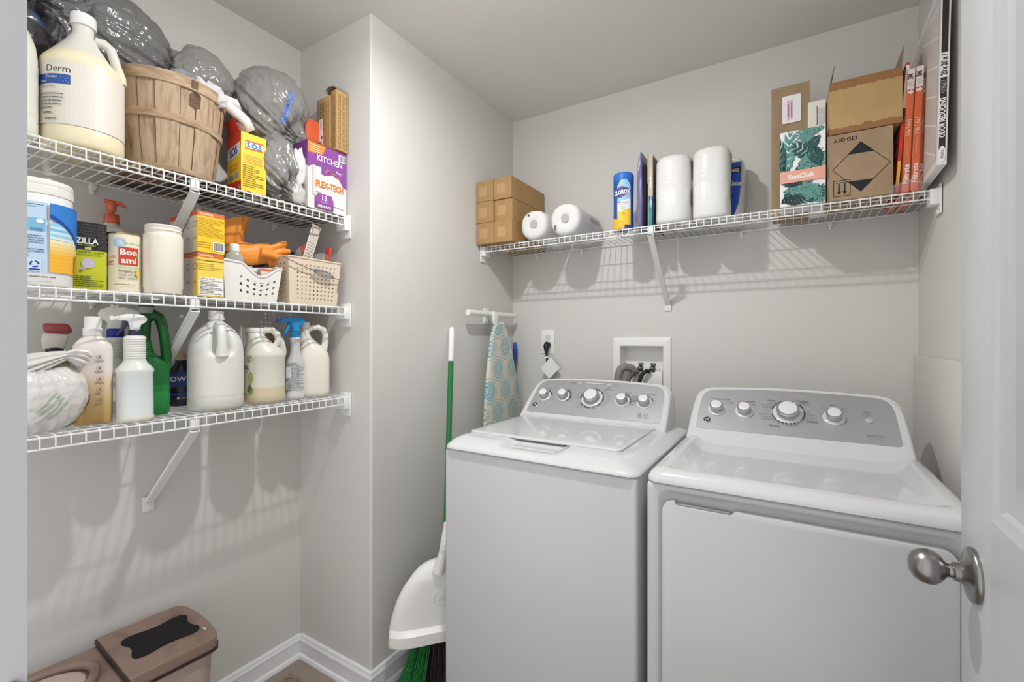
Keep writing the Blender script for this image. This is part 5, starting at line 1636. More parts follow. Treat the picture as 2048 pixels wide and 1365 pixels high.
M_gb2 = mat('grey_bag_film_pale', (134, 132, 129), 0.16, spec=0.9, ridge=((6, 0.45, 0.03, (1, 1.4, .5)), (22, .35, .012, (1.7, 1.7, .4))))
t_bag = []
def bag(lab, loc, size, seed, neck, m_=M_gbag, **k):
    t = thing('grey_trash_bag', lab, 'trash bag', loc, 0, 'stuffed grey trash bags')
    t_bag.append(blob('bag', t, m_, size, seed, neck, **k))
    return t
bag('grey trash bag cut off by the door jamb at the top left', (-1.585, 0.245, Z + 0.455), (.092, .125, .085), 1.7, (.3, .7, -.5))
bag('dark folded grey bag squeezed behind the jugs under the topmost bag', (-1.60, 0.25, Z + 0.30), (.07, .12, .085), 9.4, (.8, .1, .3), mat('dark_bag_film', (74, 74, 76), .18, spec=.8, mix=((44, 70, 150), 8, .6, .66, O1), ridge=((7, 0.5, .03, O1), (24, .35, .01, O1))))
bag('largest glossy grey trash bag, behind and right of the lotion jug', (-1.600, 0.492, Z + 0.38), (.082, .136, .122), 5.3, (.45, -.75, .05), wr=.26, amp=.1, k=30, sub=6)
bag('grey trash bag standing behind the bushel basket', (-1.592, 0.710, Z + 0.374), (.072, .100, .090), 7.9, (-.1, -.8, .4), M_gb2, amp=.1, sub=6)
tb = bag('round grey trash bag tied with blue band, on top of another bag', (-1.545, 0.905, Z + 0.345), (.105, .118, .140), 11.2, (.55, .62, -.62), M_gb2, amp=.06, wr=.22, k=34, sub=6, seam=(.35, .93, .1))
blob('bag_knot', tb, M_gbag, (.026, .026, .022), 3.9, (.8, .4, .2), amp=.35, wr=.4, sub=4).location = (.068, .088, -.118)
d = Decal(drape(t_bag[-1], (0.105, 0.006, -0.015), (0.505, 0.863, 0.0), (.14, .24, 1.0)))
M_bstripe = mat('blue_stripe', (112, 136, 186), .3)
grid_rect(d, -.012, -.06, .006, .06, M_bstripe, 5, 24)
d.h += .0006
d.text('WARNING', -.0005, .0, .009, (70, 96, 160), rot=PI / 2)
d.build('blue_band', tb)
bag('lower crumpled grey trash bag between the steel wool box and kitchen bag box', (-1.492, 0.885, Z + 0.118), (.090, .077, .115), 13.6, (.6, .35, -.55), M_gb2, amp=.1, wr=.24, k=28, floor=-.111, sub=6, crease=.02)

t = thing('paper_sack', 'flattened dark printed sack lying under the basket on the top shelf', 'sack', (-1.54, 0.605, SZT + 0.0008))
MB().b2(-.12, .12, -.10, .135, 0, .004, .001).build('sack', mat('dark_sack', (46, 38, 36), .6, mix=((126, 92, 64), 7, .5, .56, O1)), t)
t = thing('printed_bag', 'folded black and white printed bag lying under the boxes on top shelf', 'bag', (-1.54, 0.93, SZT + 0.0008))
MB().b2(-.13, .135, -.185, .18, 0, .004, .001).build('bag', mat('printed_film', (176, 166, 162), .4, mix=((44, 40, 44), 16, .47, .53, (.5, 1.6, 1))), t)

t = thing('steel_wool_box', 'yellow and red box of scouring pads with raised red flap', 'box', (-1.472, 0.790, Z + 0.0048), PI / 2 - R(2))
w, dd, h = .077, .085, .186
m = MB().b2(-w / 2, w / 2, -dd / 2, dd / 2, EPS, h, .0008); m.build('box', ink((242, 204, 52)), t, smooth=0)
d = Decal(front(-dd / 2))
d.rect(-w / 2, EPS, w / 2, h * .02, (206, 66, 42))
d.poly([(-.027, .135), (.027, .139), (.029, .166), (-.026, .163)], (206, 92, 50)); d.poly([(-.026, .1395), (.027, .143), (.028, .1605), (-.0255, .158)], (238, 234, 224)); d.text('S.O.S', .001, .1425, .0155, (44, 110, 176), xs=.95, bold=.05)
d.rect(-.03, .094, .026, .12, (246, 190, 70)); d.text('Household Cleaner', -.002, .113, .0048, (206, 92, 50)); d.lines(-.026, .096, .022, .11, 3, (206, 120, 50), 3, .3)
d.lines(-.034, .018, .03, .088, 11, (110, 96, 40), 6, .3)
d.build('front_print', t)
d = Decal(side_l(-w / 2))
d.rect(-dd / 2, EPS, dd / 2, .036, (206, 62, 40)); d.poly([(-dd / 2, h * .62), (dd / 2, h * .74), (dd / 2, h), (-dd / 2, h)], (210, 60, 42))
d.poly([(-.04, .105), (.04, .120), (.04, .156), (-.04, .141)], (236, 232, 226)); d.text('SOS', .0, .118, .026, (40, 78, 168), xs=.75, bold=.05, rot=.18)
d.text('STEEL WOOL', .0, .082, .008, (176, 60, 50), xs=.8, rot=.16); d.text('SOAP PADS', .0, .07, .008, (176, 60, 50), xs=.8, rot=.16)
d.circ(-.018, .05, .014, .010, (120, 150, 186)); d.circ(.012, .056, .012, .009, (160, 180, 200)); d.text('10', .034, .010, .012, WHT)
d.build('side_print', t)
m = MB().prism([(-.036, 0), (.036, 0), (.030, .040), (-.022, .044)], .0012, M=T(-w / 2 + .001, 0, h) @ RZ(PI / 2) @ Matrix.Rotation(R(-18), 4, 'X'))
m.build('open_flap', ink((196, 54, 44)), t, smooth=0)

t = thing('kitchen_bag_box', 'purple and white box of kitchen trash bags at the shelf end', 'box', (-1.405, 1.036, Z + 0.0048), PI / 2)
w, dd, h = .158, .125, .232
m = MB().b2(-w / 2, w / 2, 0, dd, EPS, h, .0008); m.build('box', ink((222, 218, 214)), t, smooth=0)
d = Decal(front(0))
d.poly([(-w / 2, .138), (-.062, .150), (-.03, .128), (.0, .124), (w / 2, .100), (w / 2, h), (-w / 2, h)], (134, 72, 148))
d.poly([(-w / 2, h - .003), (-w / 2, h - .042), (-.02, h - .035), (-.008, h - .003)], (238, 134, 56)); d.lines(-.07, h - .036, -.026, h - .008, 4, (248, 220, 190), 3, .3)
d.rect(-w / 2, h - .003, w / 2, h - .0003, (110, 56, 70))
d.text('KITCHEN', .008, .172, .021, WHT, xs=.86, bold=.015)
d.text('Bags', .047, .146, .011, (230, 214, 234)); d.barcode(.044, .193, .074, .219)
# picture of a full bag and box
d.rect(-.050, .062, -.028, .150, (226, 222, 218)); d.poly([(-.062, .05), (-.05, .048), (-.05, .15), (-.062, .152)], (206, 200, 196))
d.poly([(-.03, .03), (.07, .022), (.068, .07), (.06, .105), (.045, .126), (.02, .134), (-.01, .126), (-.026, .1)], (222, 220, 216))
d.ring(.0, .135, .010, .0125, (238, 140, 52), 12, PI * .2, PI * 1.1); d.ring(.022, .130, .009, .0115, (238, 140, 52), 12, -.4, PI * .9); d.ring(.04, .122, .009, .0115, (238, 140, 52), 10, .2, PI * .8); d.up()
d.text('FLEX-TECH', .007, .080, .022, (150, 96, 60), xs=.74, bold=.05); d.text('FLEX-TECH', .006, .081, .022, (242, 134, 48), xs=.74, bold=.03)
d.poly([(-.054, .006), (.02, .004), (.021, .040), (.012, .058), (-.040, .058), (-.054, .042)], (126, 58, 140)); d.poly([(-.054, .024), (.021, .022), (.021, .040), (.012, .058), (-.040, .058), (-.054, .042)], (146, 76, 158))
d.text('13', -.016, .036, .018, WHT, bold=.02); d.text('GALLON', -.016, .027, .0055, (214, 190, 220)); d.text('200 BAGS', -.017, .010, .0095, WHT, bold=.02)
d.build('front_print', t)
d = Decal(side_l(-w / 2)); d.rect(-dd, EPS, 0, h * .62, (230, 226, 222)); d.rect(-dd, h * .62, 0, h - .0005, (128, 64, 140)); d.build('side_print', t)
t = thing('plastic_bag', 'crumpled white plastic bag hanging at left edge of kitchen bag box', 'plastic bag', (-1.425, 0.936, Z + 0.135))
blob('bag', t, M_wbag, (.020, .024, .062), 12.4, (.2, .3, 1), amp=.22, wr=.22, sub=4)
t = thing('plastic_bag', 'limp grey plastic bag tucked under the left of kitchen bag box', 'plastic bag', (-1.42, 0.93, Z + 0.038))
blob('bag', t, mat('grey_film_flat', (186, 184, 180), .3, bump=(40, .6, .005, O1)), (.018, .026, .036), 6.7, (.2, .3, 1), amp=.22, wr=.22, sub=4, floor=-.032)

zt = Z + 0.0048 + .232 + .0006
M_kr = mat('brown_carton', (186, 150, 100), .7, spec=.2)
def print_cols(d, x0, x1, z0, z1, n, seed):
    rnd = random.Random(seed)
    w_ = (x1 - x0) / n
    for i in range(n):
        z = z0
        while z < z1:
            l = rnd.uniform(.003, .016)
            d.rect(x0 + w_ * (i + .25), z, x0 + w_ * (i + .62), min(z + l, z1), (112, 84, 54), up=False)
            z += l + .003
    d.up()
t = thing('brown_carton', 'tall brown carton with two white stickers on top of kitchen bag box', 'box', (-1.468, 1.089, zt), 0, 'tall printed brown cartons')
carton(t, .078, .050, .205, M_kr)
d = Decal(front(-.025)); print_cols(d, -.03, .034, .01, .19, 7, 3)
d.rect(-.034, .012, .000, .085, (236, 234, 230)); d.rect(-.026, .085, -.002, .128, (236, 234, 230)); d.rect(-.012, .055, -.005, .064, (60, 56, 58)); d.barcode(-.03, .016, -.008, .048); d.rect(-.014, .092, -.011, .12, (90, 80, 130))
d.build('front_print', t)
MB().prism([(-.036, 0), (.036, 0), (-.008, .030)], .001, M=T(0, .02, .205)).build('open_flap', M_kr, t, smooth=0)
t = thing('brown_carton', 'tallest brown carton with curled open flap against the alcove wall', 'box', (-1.4115, 1.0905, zt), 0, 'tall printed brown cartons')
carton(t, .031, .050, .218, M_kr)
d = Decal(side_r(.0155)); print_cols(d, -.018, .021, .008, .205, 6, 9); d.build('side_print', t)
d = Decal(front(-.025)); print_cols(d, -.011, .011, .01, .2, 3, 5); d.build('front_print', t)
m = MB()
m.loft([[(.0145, -.024, .218), (.0145, .024, .218), (.0155, .024, .218), (.0155, -.024, .218)], [(.0, -.024, .232), (.0, .024, .232), (.001, .024, .2335), (.001, -.024, .2335)], [(-.03, -.024, .238), (-.03, .024, .238), (-.03, .024, .2395), (-.03, -.024, .2395)], [(-.046, -.024, .232), (-.046, .024, .232), (-.047, .024, .233), (-.047, -.024, .233)], [(-.050, -.024, .222), (-.050, .024, .222), (-.0512, .024, .222), (-.0512, -.024, .222)]])
m.build('curled_flap', mat('flap_grey_brown', (150, 134, 112), .7), t, smooth=40)
t = thing('red_box', 'small red-orange box standing on kitchen bag box beside the brown cartons', 'box', (-1.5095, 1.036, zt))
carton(t, .036, .050, .118, ink((214, 92, 50)))
d = Decal(front(-.025)); d.rect(-.018, .002, -.004, .117, (196, 44, 38)); d.rect(.010, .06, .016, .09, (228, 224, 220)); d.build('front_print', t)
t = thing('cardboard_sheet', 'small folded brown cardboard standing in the corner behind the red box', 'cardboard', (-1.615, 1.075, Z + 0.0048))
MB().b2(-.022, .0, -.035, .038, EPS, .362, .001).b2(.004, .024, -.03, .038, EPS, .35, .001).build('sheet', M_card2, t, smooth=0)

# ================================================================ shelf above the machines
Z = SZK + 0.0008
def kraft_end(t, w, h, y, tapes=True):
    d = Decal(front(y))
    c = (142, 110, 72)
    def line(x0, z0, x1, z1, w_=.0009):
        v = Vector((x1 - x0, z1 - z0)); n_ = Vector((-v.y, v.x)).normalized() * w_ / 2
        d.put([(x0 - n_.x, z0 - n_.y), (x1 - n_.x, z1 - n_.y), (x1 + n_.x, z1 + n_.y), (x0 + n_.x, z0 + n_.y)], [[0, 1, 2, 3]], c)
    a, b = w / 2, h
    for (x0, z0, x1, z1) in ((-a, b, -a * .1, b * .82), (-a * .1, b * .82, a * .25, b * .62), (a * .25, b * .62, a, b), (-a, 0, -a * .3, b * .36), (-a * .3, b * .36, a * .3, b * .36), (a * .3, b * .36, a, 0)):
        line(x0, z0, x1, z1)
    d.up()
    d.rect(-a * .62, b * .25, a * .3, b * .72, (186, 152, 108))
    d.build('end_folds', t)
bw, bh = .0965, .0985
words = (('bottom left', 'bottom right'), ('middle left', 'middle right'), ('top left', 'top right'))
for r_ in range(3):
    for c_ in range(2):
        x = -1.276 + bw * (c_ + .5) + .001 * c_ + (0.0 if r_ else .003)
        ys = 1.752 + (.008 if (r_, c_) == (1, 1) else 0) + .004 * c_
        t = thing('brown_box', 'long brown box at the %s of the six-box stack' % words[r_][c_], 'box', (x, ys, Z + r_ * (bh + .0008)), 0, 'stack of six long brown boxes')
        L_ = .32
        MB().b2(-bw / 2, bw / 2, 0, L_, EPS, bh, .0012).build('box', M_card, t, smooth=0)
        kraft_end(t, bw, bh, 0.0)

M_paper = mat('paper_towel', (222, 221, 218), .7, spec=.2, bump=(70, .5, .004, (1, .3, 1)))
M_core = mat('roll_core', (176, 174, 172), .6)
for (x, y, r, lab) in ((-.985, 1.782, .0655, 'film-wrapped paper towel roll lying next to the brown boxes'), (-.829, 1.776, .0685, 'right of the two film-wrapped paper towel rolls lying on their side')):
    t = thing('paper_towel_roll', lab, 'paper towel roll', (x, y, Z + r * 1.0), 0, 'paper towel rolls lying on the shelf')
    L_ = .285
    M = Matrix.Rotation(-PI / 2, 4, 'X')
    N = 44
    rings = []
    for (yy, k) in ((0.004, .25), (0.0, .34), (0.0, .78), (0.006, .93), (0.02, .995), (.05, 1.0), (.15, .99), (L_ - .05, 1.0), (L_ - .02, .995), (L_ - .006, .93), (L_, .78), (L_, .3)):
        rings.append([(x_ * 1.0, yy, z_) for x_, z_, _ in sring(0, r * k, r * k, 2.25, n=N)])
    rings = [[(p[0], p[1], p[2]) for p in rg] for rg in rings]
    MB().loft(rings).build('roll', M_paper, t, smooth=50)
    d = Decal(flat((0, -0.0005, 0), (1, 0, 0), (0, 0, 1)), h0=0.0002)
    d.circ(0.004, .002, r * .27, r * .27, M_core, 24)
    d.build('roll_core', t)
    d = Decal(flat((0, -0.0005, 0), (1, 0, 0), (0, 0, 1)), h0=0.0003)
    if r < .067:
        d.circ(-.022, .044, .006, .006, (110, 106, 102), 14); d.circ(-.02, .042, .0025, .0025, BLK, 10)
    else:
        d.rect(-.046, -.046, -.036, -.022, (120, 118, 116)); d.lines(-.045, -.045, -.037, -.023, 6, (60, 60, 60), 2, .4)
    d.build('end_sticker', t)
    d = Decal(lambda a, b, h: Vector(((r + h) * math.cos(a / r + .45), b, (r + h) * math.sin(a / r + .45))), h0=.0012)
    d.rect(-.02, .13, .022, .24, (186, 184, 182), 6); d.lines(-.018, .14, .02, .23, 5, (130, 128, 128), 4, .4)
    d.build('film_label', t)

t = thing('wipes_canister', 'tall blue disinfecting wipes canister with yellow base on the long shelf', 'canister', (-.592, 1.845, Z), face(-.592, 1.845) + .1)
rW = .041
M_cb = ink((28, 82, 176))
MB().lathe([(rW * .96, .0005), (rW, .004), (rW * .98, .06), (rW * .97, .12), (rW, .19), (rW, .2)], 44).build('canister_body', M_cb, t)
MB().lathe([(rW * 1.0, .2), (rW * 1.01, .202), (rW * 1.01, .224), (rW * .97, .231), (rW * .86, .234)], 44).build('lid', ink((44, 110, 196)), t)
d = Decal(cyl(rW * 1.0), h0=.0003)
xs = [-.052 + .104 * i / 20 for i in range(21)]
def bd(f0, f1, c): d.band([(x, f1(x)) for x in xs], [(x, f0(x)) for x in xs], c)
xs = [-.030 + .056 * i / 14 for i in range(15)]
bd(lambda x: .018, lambda x: .205 - 16 * (x + .002) ** 2 * 2.2, (150, 202, 236))
bd(lambda x: .018, lambda x: .112 + .3 * (x + .02), (234, 236, 232))
bd(lambda x: .018, lambda x: .074 + .25 * (x + .02), (244, 200, 60))
xs = [-.056 + .056 * i / 14 for i in range(15)]
bd(lambda x: .0015, lambda x: .05 - .7 * (x + .056) * .5, (246, 186, 48))
xs = [-.042 + .066 * i / 16 for i in range(17)]
lt = lambda x: .160 + .016 * (x + .042) / .030 if x < -.012 else .176 - .014 * (x + .012) / .036
lb = lambda x: .134 - .008 * (x + .042) / .026 if x < -.016 else .126 + .024 * (x + .016) / .040
bd(lb, lt, (206, 62, 52)); bd(lambda x: lb(x) + .003, lambda x: lt(x) - .003, (28, 70, 160))
d.text('CLOROX', -.01, .142, .0175, WHT, xs=.66, bold=.045, rot=.08)
d.text('Disinfecting Wipes', -.006, .106, .0058, (60, 90, 150), xs=.72); d.text('Bleach Free', -.004, .099, .0045, (196, 70, 90), xs=.8); d.circ(-.008, .088, .009, .005, (190, 200, 206)); d.text('75', -.006, .058, .009, (140, 110, 40))
d.build('label', t)

t = thing('purple_pouch', 'purple film pouch standing edge-on beside the blue wipes canister', 'pouch', (-.525, 1.845, Z))
m = MB()
m.loft([[(x * k + dx, y, z) for x, y in ((-.017, .012), (-.006, -.008), (.010, -.008), (.017, .012), (.014, .18), (-.014, .18))] for z, k, dx in ((EPS, .9, 0), (.05, 1.05, -.002), (.12, .95, .001), (.2, .9, .0), (.27, .75, .001), (.31, .35, .002))])
m.build('pouch', mat('purple_film', (112, 106, 150), .2, mix=((52, 48, 84), 22, .55, .62, (1, 1, .3)), ridge=((14, .4, .015, (1, 1, .4)),)), t, smooth=60)
MB().b2(.0175, .0215, .004, .17, EPS, .26, .001).build('black_edge', M_black, t)
t = thing('clear_package', 'clear beige and teal package standing edge-on left of the white rolls', 'package', (-.484, 1.85, Z))
MB().b2(-.012, .010, .004, .17, EPS, .30, .004).build('package', mat('beige_film', (200, 186, 166), .15, mix=((96, 78, 72), 25, .55, .65, (2, 1, .3)), bump=(45, .6, .005, (1, 1, .4))), t)
MB().b2(-.006, .0095, -.002, .006, .012, .13, .002).build('teal_card', mat('teal', (52, 148, 168), .3, mix=((30, 92, 130), 30, .5, .6, O1)), t)
MB().b2(.0105, .013, .0, .17, EPS, .285, .0006).build('dark_back', ink((60, 48, 44)), t)
MB().b2(-.0105, -.0090, -.006, .006, .18, .325, .0005).build('hang_tab', M_clear, t)

M_roll = mat('white_roll_film', (226, 225, 223), .2, coat=.3, ridge=((7, .35, .02, (1, 1, .4)), (26, .3, .008, (.6, .6, 1.6))))
for (x, lab, hh, tl) in ((-.396, 'left of the two tall white wrapped roll packs on the long shelf', .266, .0), (-.258, 'right of the two tall white wrapped roll packs on the long shelf', .268, .03)):
    t = thing('toilet_roll_pack', lab, 'roll pack', (x, 1.873, Z), tl, 'white wrapped roll packs')
    r = .0665
    rg = [(EPS, r * .8, r * .8, 2.6), (.008, r * .95, r * .95, 2.7), (.02, r, r, 2.8), (.07, r * .99, r * .99, 2.7), (hh * .48, r, r, 2.7), (hh * .5, r * .985, r * .985, 2.7), (hh * .52, r * 1.0, r * 1.0, 2.7), (hh * .8, r * .985, r * .985, 2.7), (hh - .02, r * .98, r * .98, 2.7), (hh - .006, r * .93, r * .93, 2.5), (hh, r * .78, r * .78, 2.2)]
    bottle(rg, n=48).build('wrapped_rolls', M_roll, t, smooth=60)
    d = Decal(flat((r * .985, 0, 0), (0, 1, 0), (0, 0, 1)), h0=.0012)
    d.rect(-.02, .07, -.006, .13, (150, 150, 152)); d.lines(-.02, .07, -.006, .13, 9, (80, 80, 84), 4, .4)
    d.poly([(-.018, .256), (.03, .25), (.022, .19), (.0, .16)], (140, 138, 136)); d.build('film_print', t)
    d = Decal(flat((0, 0, EPS), (1, 0, 0), (0, -1, 0)), h0=.0004); d.circ(0, 0, .022, .022, (196, 194, 192)); d.lines(-.03, .03, .03, .05, 3, (130, 130, 134), 3, .4); d.build('base_print', t)

t = thing('blue_roll_pack', 'blue printed film pack with white lettering behind the right roll pack', 'roll pack', (-.207, 2.014, Z), R(-2))
m = MB()
bottle([(EPS, .035, .05, 3), (.01, .042, .058, 3), (.1, .05, .062, 3), (.2, .054, .062, 3), (.25, .05, .058, 2.6), (.262, .04, .05, 2.4)], mb=m)
m.build('wrapped_rolls', M_roll, t, smooth=60)
d = Decal(front(-.0625))
bluep = (32, 78, 176)
d.poly([(-.05, .03), (.018, .03), (.036, .08), (.044, .155), (.046, .238), (-.05, .238)], bluep)
d.rect(-.018, .196, .044, .22, (30, 30, 40)); d.text("SPARKLE", .013, .201, .0125, WHT, xs=.72, bold=.02)
d.text('Bath Tissue', .004, .150, .020, WHT, xs=.62, shear=.3, bold=.02, rot=-.12); d.text('soft and strong', -.012, .128, .008, (150, 180, 230), xs=.8, rot=-.1)
d.build('film_print', t)

t = thing('cardboard_box', 'tall open kraft box with white sticker behind the leaf-print box', 'box', (-.003, 1.98, Z))
MB().b2(-.060, .058, -.045, .06, EPS, .40, .001).build('box', M_card2, t, smooth=0)
MB().b2(-.060, .058, -.047, -.0455, .40, .475, .0004).build('raised_flap', M_card2, t, smooth=0)
d = Decal(front(-.0455)); d.rect(-.002, .39, -.0012, .475, (116, 92, 66)); d.h += .002
pts = arc(.026, .432, .006, 0, 90, 4) + arc(-.020, .432, .006, 90, 180, 4) + arc(-.020, .344, .006, 180, 270, 4) + arc(.026, .344, .006, 270, 360, 4)
d.poly(pts, (240, 238, 240)); d.rect(-.010, .348, -.004, .42, (222, 172, 200)); d.rect(.000, .350, .006, .42, (222, 172, 200))
d.text('SOLD AS A SET', -.0045, .384, .005, (90, 36, 70), rot=PI / 2, xs=.95, bold=.02); d.text('DO NOT SEPARATE', .0055, .384, .0045, (90, 36, 70), rot=PI / 2, xs=.9, bold=.02)
d.build('sticker', t)

t = thing('leaf_print_box', 'white box with green palm leaf print and pink band', 'box', (.0305, 1.79, Z))
w, h = .128, .252
MB().b2(-w / 2, w / 2, 0, .11, EPS, h, .001).build('box', ink((236, 234, 234)), t, smooth=0)
d = Decal(front(0))
def leaf(x, z, L, W_, a, c, split=7):
    ca, sa = math.cos(a), math.sin(a)
    def tr(u, v): return (min(max(x + u * ca - v * sa, -w / 2), w / 2), min(max(z + u * sa + v * ca, .001), h - .001))
    for s_ in (1, -1):
        for i in range(split):
            u0, u1 = L * i / split, L * (i + .74) / split
            w0 = W_ * math.sin(PI * min(1, (i + .9) / (split + .6)))
            d.put([tr(u0, 0), tr(u1, 0), tr(u1 + L * .16, s_ * w0), tr(u0 + L * .10, s_ * w0 * .93)], [[0, 1, 2, 3]], c)
    d.put([tr(0, -.0007), tr(L, -.0004), tr(L, .0004), tr(0, .0007)], [[0, 1, 2, 3]], (196, 214, 206))
    d.up()
G1, G2, G3 = (38, 84, 80), (96, 150, 142), (26, 58, 58)
for a_ in ((-.045, .095, .155, .024, 1.5, G2), (-.052, .10, .14, .022, 1.75, G1), (.06, .15, .10, .03, 2.6, G1), (-.02, .115, .09, .026, .62, G3), (-.015, .10, .085, .022, .95, G2), (.03, .12, .06, .022, .7, G2), (.062, .245, .085, .022, 3.3, G2), (.05, .22, .05, .018, 3.9, G1), (.02, .25, .05, .018, -1.9, G2), (.05, .12, .06, .02, 1.9, G1),
           (-.06, .012, .10, .026, .7, G1), (-.055, .05, .09, .02, .1, G2), (-.02, .005, .09, .024, .55, G2), (.005, .045, .08, .028, -.35, G2), (.02, .005, .06, .022, .9, G1), (-.06, .02, .07, .018, -.05, G3), (.055, .005, .07, .02, 2.2, G2), (.0, .07, .06, .016, 2.9, G3)):
    leaf(*a_)
d.rect(-w / 2, .078, w / 2, .117, (228, 166, 146), up=True); d.text('SunClub', -.004, .090, .0155, (238, 234, 228), bold=.035)
d.build('front_print', t)
d = Decal(side_l(-w / 2)); d.rect(-.11, EPS, 0, h - .0005, (168, 196, 178)); d.build('side_print', t)

t = thing('white_box', 'slim white box with black slit between the leaf-print box and open carton', 'box', (.0775, 1.955, Z), R(-3))
MB().b2(-.026, .026, -.05, .06, EPS, .385, .001).build('box', ink((232, 230, 222)), t, smooth=0)
d = Decal(front(-.05)); d.rect(.0, .30, .002, .365, BLK); d.rect(.005, .30, .024, .355, (200, 202, 202)); d.text('T', .014, .31, .025, (222, 222, 220)); d.build('front_print', t)

t = thing('moving_box', 'kraft box with black diamond mark and two arrows under the open carton', 'box', (.182, 1.798, Z))
w, h = .168, .213
MB().b2(-w / 2, w / 2, 0, .19, EPS, h, .0012).build('box', M_card2, t, smooth=0)
d = Decal(front(0))
dx, dz, hw, hh = .004, .1, .073, .078
def seg(x0, z0, x1, z1, w_):
    v = Vector((x1 - x0, z1 - z0)); n_ = Vector((-v.y, v.x)).normalized() * w_ / 2
    d.put([(x0 - n_.x, z0 - n_.y), (x1 - n_.x, z1 - n_.y), (x1 + n_.x, z1 + n_.y), (x0 + n_.x, z0 + n_.y)], [[0, 1, 2, 3]], BLK)
for q in ((-hw, 0, 0, hh), (0, hh, hw, 0), (hw, 0, 0, -hh), (0, -hh, -hw, 0)):
    seg(dx + q[0], dz + q[1], dx + q[2], dz + q[3], .0017)
k = .45
for s_ in (1, -1):
    d.put([(dx - hw * k, dz + s_ * hh * (1 - k)), (dx + hw * k, dz + s_ * hh * (1 - k)), (dx, dz + s_ * hh)], [[0, 1, 2]], BLK)
d.up()
d.text('LTD QTY', -.036, .199, .011, BLK, xs=.95, bold=.03, rot=PI)
bx, bz, bs = -.066, .014, .043
for q in ((bx, bz, bx + bs, bz), (bx, bz + .05, bx + bs, bz + .05), (bx, bz, bx, bz + .05), (bx + bs, bz, bx + bs, bz + .05), (bx + .006, bz + .043, bx + bs - .006, bz + .043)):
    seg(*q, .0016)
for x in (bx + .014, bx + .029):
    d.rect(x - .002, bz + .014, x + .002, bz + .04, BLK, up=False); d.put([(x - .006, bz + .015), (x + .006, bz + .015), (x, bz + .005)], [[0, 1, 2]], BLK)
d.build('front_print', t)
t = thing('open_carton', 'open kraft carton with taped edges and raised flaps on the diamond-mark box', 'box', (.196, 1.797, Z + .2138), R(0.5))
w, h = .182, .170
m = MB()
for (x0, x1, y0, y1) in ((-w / 2, w / 2, 0, .003), (-w / 2, w / 2, .187, .19), (-w / 2, -w / 2 + .003, .003, .187), (w / 2 - .003, w / 2, .003, .187)):
    m.b2(x0, x1, y0, y1, EPS, h)
m.b2(-w / 2, w / 2, 0, .19, EPS, .003)
m.build('carton', mat('tan_card', (188, 158, 110), .75, spec=.2, mix=((176, 144, 98), 9, .35, .7, O1)), t, smooth=0)
d = Decal(front(0), h0=.0006)
rnd = random.Random(3)
def jag(z0, z1, up_):
    n = 24
    a = [(-w / 2 + w * i / n, z0 + (rnd.uniform(0, .006) if up_ else 0)) for i in range(n + 1)]; b = [(-w / 2 + w * i / n, z1 - (0 if up_ else rnd.uniform(0, .010))) for i in range(n + 1)]
    d.band(b, a, M_tape)
jag(h - .030, h - .0005, True)
d.build('tape', t)
d = Decal(front(0), h0=.0006)
jag(.001, .026, False)
d.build('tape', t)
m = MB()
m.prism([(0, 0), (.185, 0), (.16, .068), (.03, .074)], .002, M=T(-w / 2 + .001, .003, h) @ RZ(PI / 2) @ Matrix.Rotation(R(12), 4, 'X'))
m.build('left_flap', M_card2, t, smooth=0)
m = MB()
m.prism([(0, 0), (.185, 0), (.185, .07), (.03, .082)], .002, M=T(w / 2 - .001, .003, h) @ RZ(PI / 2) @ Matrix.Rotation(R(8), 4, 'X'))
m.build('right_flap', M_card2, t, smooth=0)

t = thing('red_pouch', 'red microfiber pouch leaning between the kraft boxes and orange filters', 'pouch', (.2765, 1.812, Z + .0015), 0, rot=(0, R(4.0), 0))
MB().b2(-.006, .003, 0, .2, .0, .40, .004).build('pouch', ink((206, 56, 40), .25), t)
d = Decal(flat((-.0062, 0, 0), (0, -1, 0), (0, 0, 1)), h0=.0004)
d.rect(-.195, .25, -.002, .38, (234, 230, 226)); d.poly([(-.19, .24), (-.02, .22), (-.004, .29), (-.15, .32)], (36, 40, 62)); d.rect(-.1, .02, -.03, .10, (232, 178, 60)); d.text('Microfiber', -.09, .145, .03, WHT, rot=PI); d.text('Reusable', -.09, .19, .03, WHT, rot=PI)
d.build('side_print', t)
d = Decal(front(0), h0=.0004); d.rect(-.0057, .002, .0027, .398, (206, 56, 40)); d.rect(-.0055, .26, .0025, .39, (234, 230, 226)); d.rect(-.0055, .225, .0025, .26, (36, 40, 62)); d.rect(-.0055, .03, .0025, .1, (232, 178, 60)); d.build('edge_print', t)
OR = (216, 92, 36)
